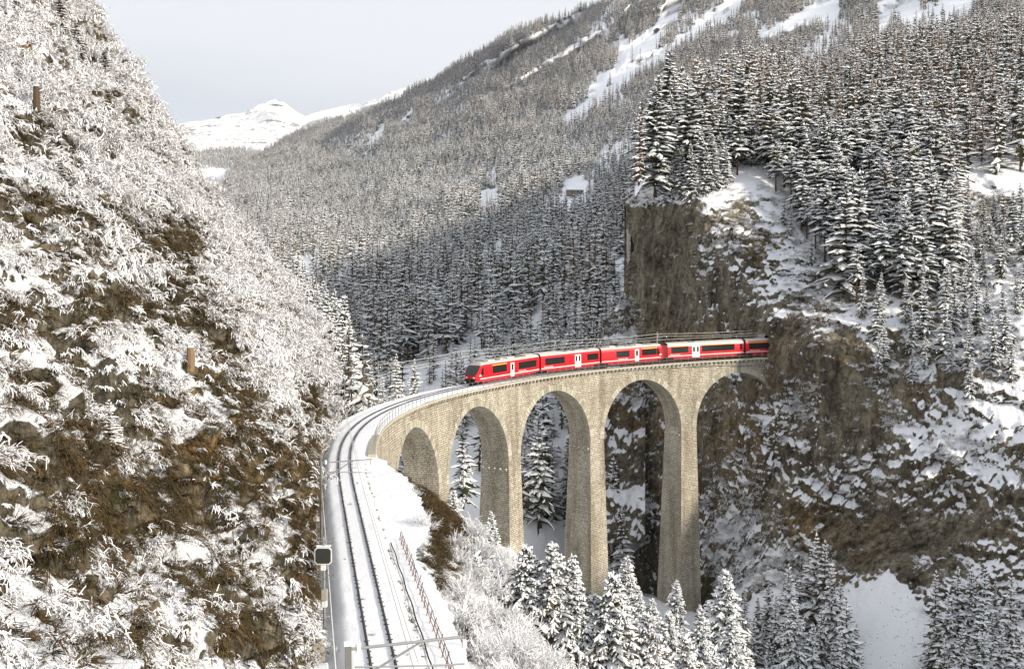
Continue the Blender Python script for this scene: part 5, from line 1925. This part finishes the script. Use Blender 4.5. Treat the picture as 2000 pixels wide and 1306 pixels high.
    if nose:
        sg = -1 if nose == 'front' else 1
        e = sg * h
        # windscreen wraps the sloping front
        kx = 1.0 if nose == 'front' else 0.45
        prof_ = [(e + sg * 0.02, 1.60, 0.98), (e - sg * 0.23 * kx, 1.99, 1.13), (e - sg * 0.73 * kx, 2.64, 1.19), (e - sg * 1.22 * kx, 3.12, 1.16)]
        secs = [[(x, -y, z + 0.015), (x + sg * 0.03, 0, z + 0.02), (x, y, z + 0.015)] for x, z, y in prof_]
        V, F = loft(secs)
        obj('windscreen', mesh_np('windscreen', np.array(V), F, [m_glass]), car)
        for sy in (-1, 1):
            MB().prism([(e - sg * 1.0, 1.55), (e - sg * 1.9, 1.55), (e - sg * 1.9, 2.75), (e - sg * 1.5, 2.75)], sy * 1.30, sy * 1.355, 'y').build('cab_window', m_glass, car)
            MB().prism([(e - sg * 0.62, 1.42), (e - sg * 1.35, 1.42), (e - sg * 0.98, 1.78)], sy * 1.27, sy * 1.36, 'y').build('white_corner_panel', m_tw, car)
            lamp = MB().box((e + sg * 0.03, sy * 0.72, 1.22), (0.10, 0.30, 0.22)).build('headlight', m_lamp, car)
        MB().box((e + sg * 0.02, 0, 0.78), (0.14, 2.0, 0.42)).build('bumper', m_gang, car)
        MB().box((e + sg * 0.25, 0, 0.72), (0.45, 0.4, 0.35)).build('front_coupler', m_gang, car)
        MB().box((e - sg * 0.3, 0, 0.30), (0.2, 2.0, 0.40)).build('snow_plough', m_gang, car)
    for f0, f1, hh, dark in extras:
        a, b = X(f0), X(f1)
        MB().box(((a + b) / 2, 0, 3.62 + hh / 2), (b - a, 1.75, hh + 0.05), None, 0, 0.93).build('roof_box', m_rbox if dark else m_roof, car)
    return car, X


W0, W1 = 1.58, 2.78
box1 = [(0.13, 0.19, 0.14, 1), (0.20, 0.31, 0.16, 0), (0.33, 0.38, 0.14, 1), (0.39, 0.43, 0.2, 0), (0.50, 0.62, 0.18, 0), (0.64, 0.70, 0.14, 1), (0.74, 0.79, 0.16, 1), (0.80, 0.92, 0.18, 0)]
railcar(130.2, 149.9, 'leading red car with sloping black windscreen, in front on the open deck', [(0.235, 0.455, W0, W1, True), (0.645, 0.95, W0, W1, False)], [(0.515, 0.575, 1)], 'front', (0.645,), box1)
railcar(150.1, 167.1, 'second red car with a white double door near its rear', [(0.065, 0.39, W0, W1, False), (0.775, 0.975, W0, W1, False)], [(0.56, 0.665, 2)], None, (0.05,), [(0.42, 0.47, 0.14, 1), (0.56, 0.60, 0.16, 1), (0.78, 0.84, 0.2, 1), (0.0, 0.35, 0.10, 0)])
c3, X3 = railcar(167.3, 184.2, 'third red car with a sloping cab at its rear and raised pantograph', [(0.227, 0.435, W0, W1, False), (0.636, 0.877, W0, W1, True)], [(0.52, 0.587, 1)], 'rear', (0.26,), [(0.03, 0.10, 0.14, 1), (0.14, 0.24, 0.16, 0), (0.27, 0.30, 0.16, 1), (0.40, 0.50, 0.16, 1), (0.56, 0.66, 0.16, 0)])
railcar(184.9, 204.2, 'fourth red coach with a long window band and white double door', [(0.043, 0.263, W0, W1, True), (0.44, 0.876, W0, W1, True), (0.95, 0.985, W0, W1, False)], [(0.31, 0.41, 2)], None, (0.03,), [(0.29, 0.33, 0.12, 1), (0.345, 0.36, 0.1, 1)])
railcar(204.4, 223.7, 'last visible red coach disappearing into the tunnel', [(0.04, 0.40, W0, W1, True), (0.55, 0.95, W0, W1, True)], [(0.43, 0.52, 2)], None, (0.05,), [])
px_ = X3(0.80)
pg = MB()
pg.box((px_, 0, 3.78), (1.5, 1.1, 0.08))
for sy in (-0.35, 0.35):
    pg.tube([(px_ - 0.6, sy, 3.8), (px_ + 0.5, sy * 0.8, 4.10)], 0.03, 5)
    pg.tube([(px_ + 0.5, sy * 0.8, 4.10), (px_ - 0.1, sy * 0.6, 4.42)], 0.025, 5)
pg.tube([(px_ - 0.1, -0.75, 4.36), (px_ - 0.1, -0.5, 4.44), (px_ - 0.1, 0.5, 4.44), (px_ - 0.1, 0.75, 4.36)], 0.03, 5)
pg.build('pantograph', m_rbox, c3)

# ------------------------------------------------------------------ overhead line
def mast(s, o, zb, zt, label, arm_to=0.15, arm_z=None, brace=True, rad=0.085, square=False, back=0.0, reg=True):
    r = empty('catenary_mast', tuple(trk(s, o, zb)))
    tag(r, label, 'mast', 'overhead line masts')
    b0 = np.array(r.location)
    P = lambda oo, z: trk(s, oo, z) - b0
    if square:
        MB().box(tuple(P(o, (zb + zt) / 2)), (rad * 2, rad * 2.2, zt - zb), Matrix.Rotation(-heading(s), 3, 'Z'), 0, 0.85).build('pole', m_mast, r)
        MB().box(tuple(P(o, zt + 0.02)), (rad * 2.2, rad * 2.4, 0.06), Matrix.Rotation(-heading(s), 3, 'Z')).build('pole_cap', m_snow, r)
    else:
        MB().tube([P(o, zb), P(o, zt)], rad, 8, 0, rad * 0.8).build('pole', m_mast if s < 95 else m_galv, r)
    az = arm_z if arm_z else zt - 0.25
    MB().tube([P(o, az), P(arm_to, az + 0.12)], 0.045, 6).build('cantilever_arm', m_galv, r)
    if brace:
        MB().tube([P(o, az - 1.1), P(o + (arm_to - o) * 0.62, az + 0.05)], 0.035, 6).build('brace', m_galv, r)
    if back:
        MB().tube([P(o, zt - 0.8), P(o + back, zt - 0.7)], 0.04, 6).build('cross_arm', m_galv, r)
    for oo, z in ((o + 0.30 * (1 if arm_to > o else -1), az + 0.02), (arm_to, az - 0.12)):
        MB().tube([P(oo, z - 0.10), P(oo, z + 0.14)], 0.075, 7).build('insulator', m_whitep, r)
    if reg:
        MB().tube([P(o + 0.2, az - 0.55), P(arm_to * 0.4, az - 0.70), P(arm_to, az - 0.72)], 0.028, 5).build('registration_arm', m_galv, r)
    return r


mast(-1.2, -2.0, -0.6, 5.9, 'square mast at the bottom edge with a cantilever over the track', 1.5, 5.75, True, 0.11, True)
mast(30.5, -2.35, -0.6, 5.9, 'slim mast behind the signal with a braced arm over the track', 0.75, 5.6, True, 0.09)
mast(91.5, -3.3, -0.8, 4.75, 'dark mast at the left end of the viaduct deck with arms to the left', 0.1, 4.3, False, 0.09, False, -2.6)
for s, lb in ((104.8, 'first thin mast on the far side of the viaduct deck, left of the train'), (132.2, 'thin mast standing behind the front car'), (159.0, 'thin mast standing behind the second car'), (185.6, 'pale square-topped mast behind the gap after the third car')):
    mast(s, -2.95, -0.7, 5.5 if s < 180 else 5.9, lb, 0.1, 5.05, True, 0.075 if s < 180 else 0.12)


def wire(name, zfun, label, r0, s_list, sagm):
    pts = []
    for a, b in zip(s_list[:-1], s_list[1:]):
        k = 10
        for j in range(k):
            t = j / k
            s = a + (b - a) * t
            pa, pb = trk(a, 0.1, 0), trk(b, 0.1, 0)
            p = pa + (pb - pa) * t
            pts.append((p[0], p[1], p[2] + zfun - sagm * 4 * t * (1 - t)))
    o = MB().tube(pts, r0, 5).build(name, m_wire)
    tag(o, label, 'wire')


SP = [-1.2, 30.5, 61, 91.5, 104.8, 118.5, 132.2, 145.6, 159.0, 172, 185.6, 199, 212]
wire('contact_wire', 4.45, 'lower overhead wire running above the track and the train', 0.022, SP, 0.02)
wire('messenger_wire', 5.15, 'upper sagging overhead wire hung from the masts', 0.022, [-1.2, 30.5, 61, 91.5, 104.8, 132.2, 159.0, 185.6, 212], 0.30)
pts = []
for a, b in ((104.8, 132.2), (132.2, 159.0), (159.0, 185.6), (185.6, 212)):
    for j in range(8):
        t = j / 8
        p = trk(a, -2.95, 0) * (1 - t) + trk(b, -2.95, 0) * t
        pts.append((p[0], p[1], p[2] + 5.45 - 0.9 * t * (1 - t)))
tag(MB().tube(pts, 0.028, 5).build('feeder_wire', m_wire), 'pale feeder wire strung along the outer masts behind the train', 'wire')

# ------------------------------------------------------------------ lineside things
sg = empty('railway_signal', tuple(trk(18.4, -2.4, -0.5)))
tag(sg, 'tall signal on a pole with a black square panel framed in white', 'signal')


def P_(x, y, z):
    return (x, y, z + 0.5)


MB().tube([P_(0, 0, -0.6), P_(0, 0, 4.1)], 0.065, 8).build('pole', m_galv, sg)
c_ = 0.12
sq = lambda a, c: [(-a + c, -a), (a - c, -a), (a, -a + c), (a, a - c), (a - c, a), (-a + c, a), (-a, a - c), (-a, -a + c)]
MB().prism([(x, z + 3.70) for x, z in sq(0.43, 0.12)], -0.15, -0.10, 'y').build('white_frame', m_whitep, sg)
MB().prism([(x, z + 3.70) for x, z in sq(0.375, 0.10)], -0.17, -0.145, 'y').build('black_panel', m_black, sg)
MB().box((0, 0.02, 4.16), (0.7, 0.2, 0.05)).build('snow_cap', m_snow, sg)
MB().box((0, -0.10, 3.12), (0.22, 0.22, 0.26)).build('lamp_box', m_whitep, sg)
for zz in (2.55, 4.42):
    fr = MB()
    fr.tube([(-0.42, -0.1, zz), (0.45, -0.1, zz), (0.45, 0.45, zz), (-0.42, 0.45, zz), (-0.42, -0.1, zz)], 0.022, 5)
    fr.build('platform_frame', m_galv, sg)
for xx in (-0.42, 0.18, 0.45):
    MB().tube([(xx, 0.40, 2.55), (xx, 0.40, 4.42)], 0.016, 5).build('ladder_rail', m_galv, sg)
MB().box((0.03, -0.05, 1.75), (0.26, 0.26, 0.52)).build('relay_box', m_conc, sg)
MB().box((0.03, -0.05, 1.28), (0.24, 0.24, 0.30)).build('relay_box', m_whitep, sg)

hs = at(618, 1012, 57)
hb = empty('house_shaped_sign', (float(hs[0]), float(hs[1]), 0.0))
tag(hb, 'small white house-shaped board on a short post left of the signal pole', 'sign')
zz = float(hs[2])
MB().prism([(-0.17, zz - 0.16), (0.17, zz - 0.16), (0.17, zz + 0.06), (0, zz + 0.22), (-0.17, zz + 0.06)], -0.03, 0.0, 'y').build('board', m_whitep, hb)
MB().tube([(0, 0.03, -1.0), (0, 0.03, zz + 0.05)], 0.03, 6).build('post', m_galv, hb)

# concrete niche with a sloping cover beside the signal
nh = empty('concrete_cable_niche', tuple(trk(14.5, -2.75, -0.4)), 0.2)
tag(nh, 'small concrete trough with a sloping snow-dusted cover at the foot of the signal', 'concrete trough')
MB().prism([(-0.95, 0.35), (0.15, 0.95), (0.22, 0.80), (-0.88, 0.18)], -0.55, 0.55, 'y').build('cover', m_conc, nh)
MB().box((-0.9, 0, 0.0), (0.14, 1.1, 0.9)).build('side_wall', m_conc, nh)
MB().box((-0.45, 0.1, 0.05), (0.75, 0.8, 0.6)).build('recess_shade', m_dark, nh)  # solid block, coloured near-black for the shade under the cover
MB().box((0.05, -0.35, 0.2), (0.5, 0.12, 0.9)).build('side_wall', m_conc, nh)
nh2 = empty('cable_cabinet', tuple(trk(11.3, -2.7, -0.5)), 0.2)
tag(nh2, 'dark green cabinet with a snowy top at the bottom edge left of the mast', 'cabinet')
m_cab = mat('dark_green_cabinet', (0.03, 0.045, 0.035), 0.6)
MB().box((0, 0, 0.35), (0.6, 0.8, 0.9)).build('body', m_cab, nh2)
MB().box((0, 0, 0.84), (0.68, 0.88, 0.10), None, 0, 0.9).build('snow_cap', m_snow, nh2)

pp = [tuple(trk(s, -2.05, 0.12 + 0.02 * math.sin(s))) for s in np.arange(-6, 62, 2.0)]
tag(MB().tube(pp, 0.032, 6).build('white_pipe', m_whitep), 'long thin white pipe running beside the track on its left', 'pipe')
pp = [tuple(trk(s, 2.15 + 0.03 * math.sin(s * 1.3), -0.26)) for s in np.arange(-4, 34, 1.0)]
tag(MB().tube(pp, 0.038, 6).build('black_cable', m_gang), 'dark cable lying in the snow right of the track', 'cable')

fe = empty('rusty_fence', tuple(trk(-4, 2.75, -0.4)))
tag(fe, 'low rusty iron fence along the right edge of the railway shelf', 'fence')
F0 = np.array(fe.location)
for s in np.arange(-4, 34.5, 1.15):
    a = trk(s, 2.75, -0.55) - F0
    b = trk(s + rng.normal(0, .05), 2.92 + rng.normal(0, .04), 0.26 + rng.normal(0, .05)) - F0
    MB().tube([a, b], 0.025, 5).build('post', m_rust, fe)
for z, o in ((-0.2, 2.80), (0.0, 2.85), (0.2, 2.9)):
    MB().tube([trk(s, o + rng.normal(0, .02), z + rng.normal(0, .03)) - F0 for s in np.arange(-4, 34.5, 1.15)], 0.017, 5).build('rail', m_rust, fe)


def hill_at(u, v):
    q = np.hypot(LU - u, LV - v) + LH[..., 1] * 0.02
    i, j = np.unravel_index(np.argmin(q), q.shape)
    return LH[i, j]


for u, v, h, lb, m_, nm in ((70, 215, 1.7, 'dark broken tree stump standing among the shrubs at the upper left', m_bark, 'tree_stump'), (170, 226, 1.1, 'shorter dark stump right of the tall one at the upper left', m_bark, 'tree_stump'),
                            (371, 705, 0.75, 'pale reddish cut stump with a cap of snow in the middle of the left hillside', m_stump, 'tree_stump')):
    p = hill_at(u, v)
    st = empty(nm, tuple(p))
    tag(st, lb, 'stump')
    V = MB()
    V.tube([(0, 0, -0.6), (0.05, 0, h * 0.5), (0.02, 0.03, h)], 0.26, 9, 0, 0.19)
    V.build('trunk', m_, st)
    MB().tube([(0.02, 0.03, h), (0.02, 0.03, h + 0.10)], 0.20, 9, 0, 0.12).build('snow_cap', m_snow, st)

# the barn in the clearing on the far slope
bq = np.hypot(SE.U - 1124, SE.V - 384)
bp = SE.P[np.unravel_index(np.argmin(bq), bq.shape)]
bp = bp + np.array((0, -4.0, 0.6))
bn_ = empty('barn', (float(bp[0]), float(bp[1]), float(bp[2])), 0.15)
tag(bn_, 'small grey wooden barn with a snowy roof in the clearing above the train', 'barn')
MB().box((0, 0, 1.2), (11.5, 7, 4.6)).build('wall', m_bwood, bn_)
rf = MB().prism([(-4.4, 3.2), (4.4, 3.2), (0, 6.0)], -6.4, 6.4, 'x').build('roof', m_snow, bn_)
MB().box((-2, -3.52, 0.9), (2.2, 0.1, 2.6)).build('door', m_wood, bn_)
for x in (1.5, 4.0):
    MB().box((x, -3.52, 1.8), (1.0, 0.1, 0.9)).build('window', m_dark, bn_)
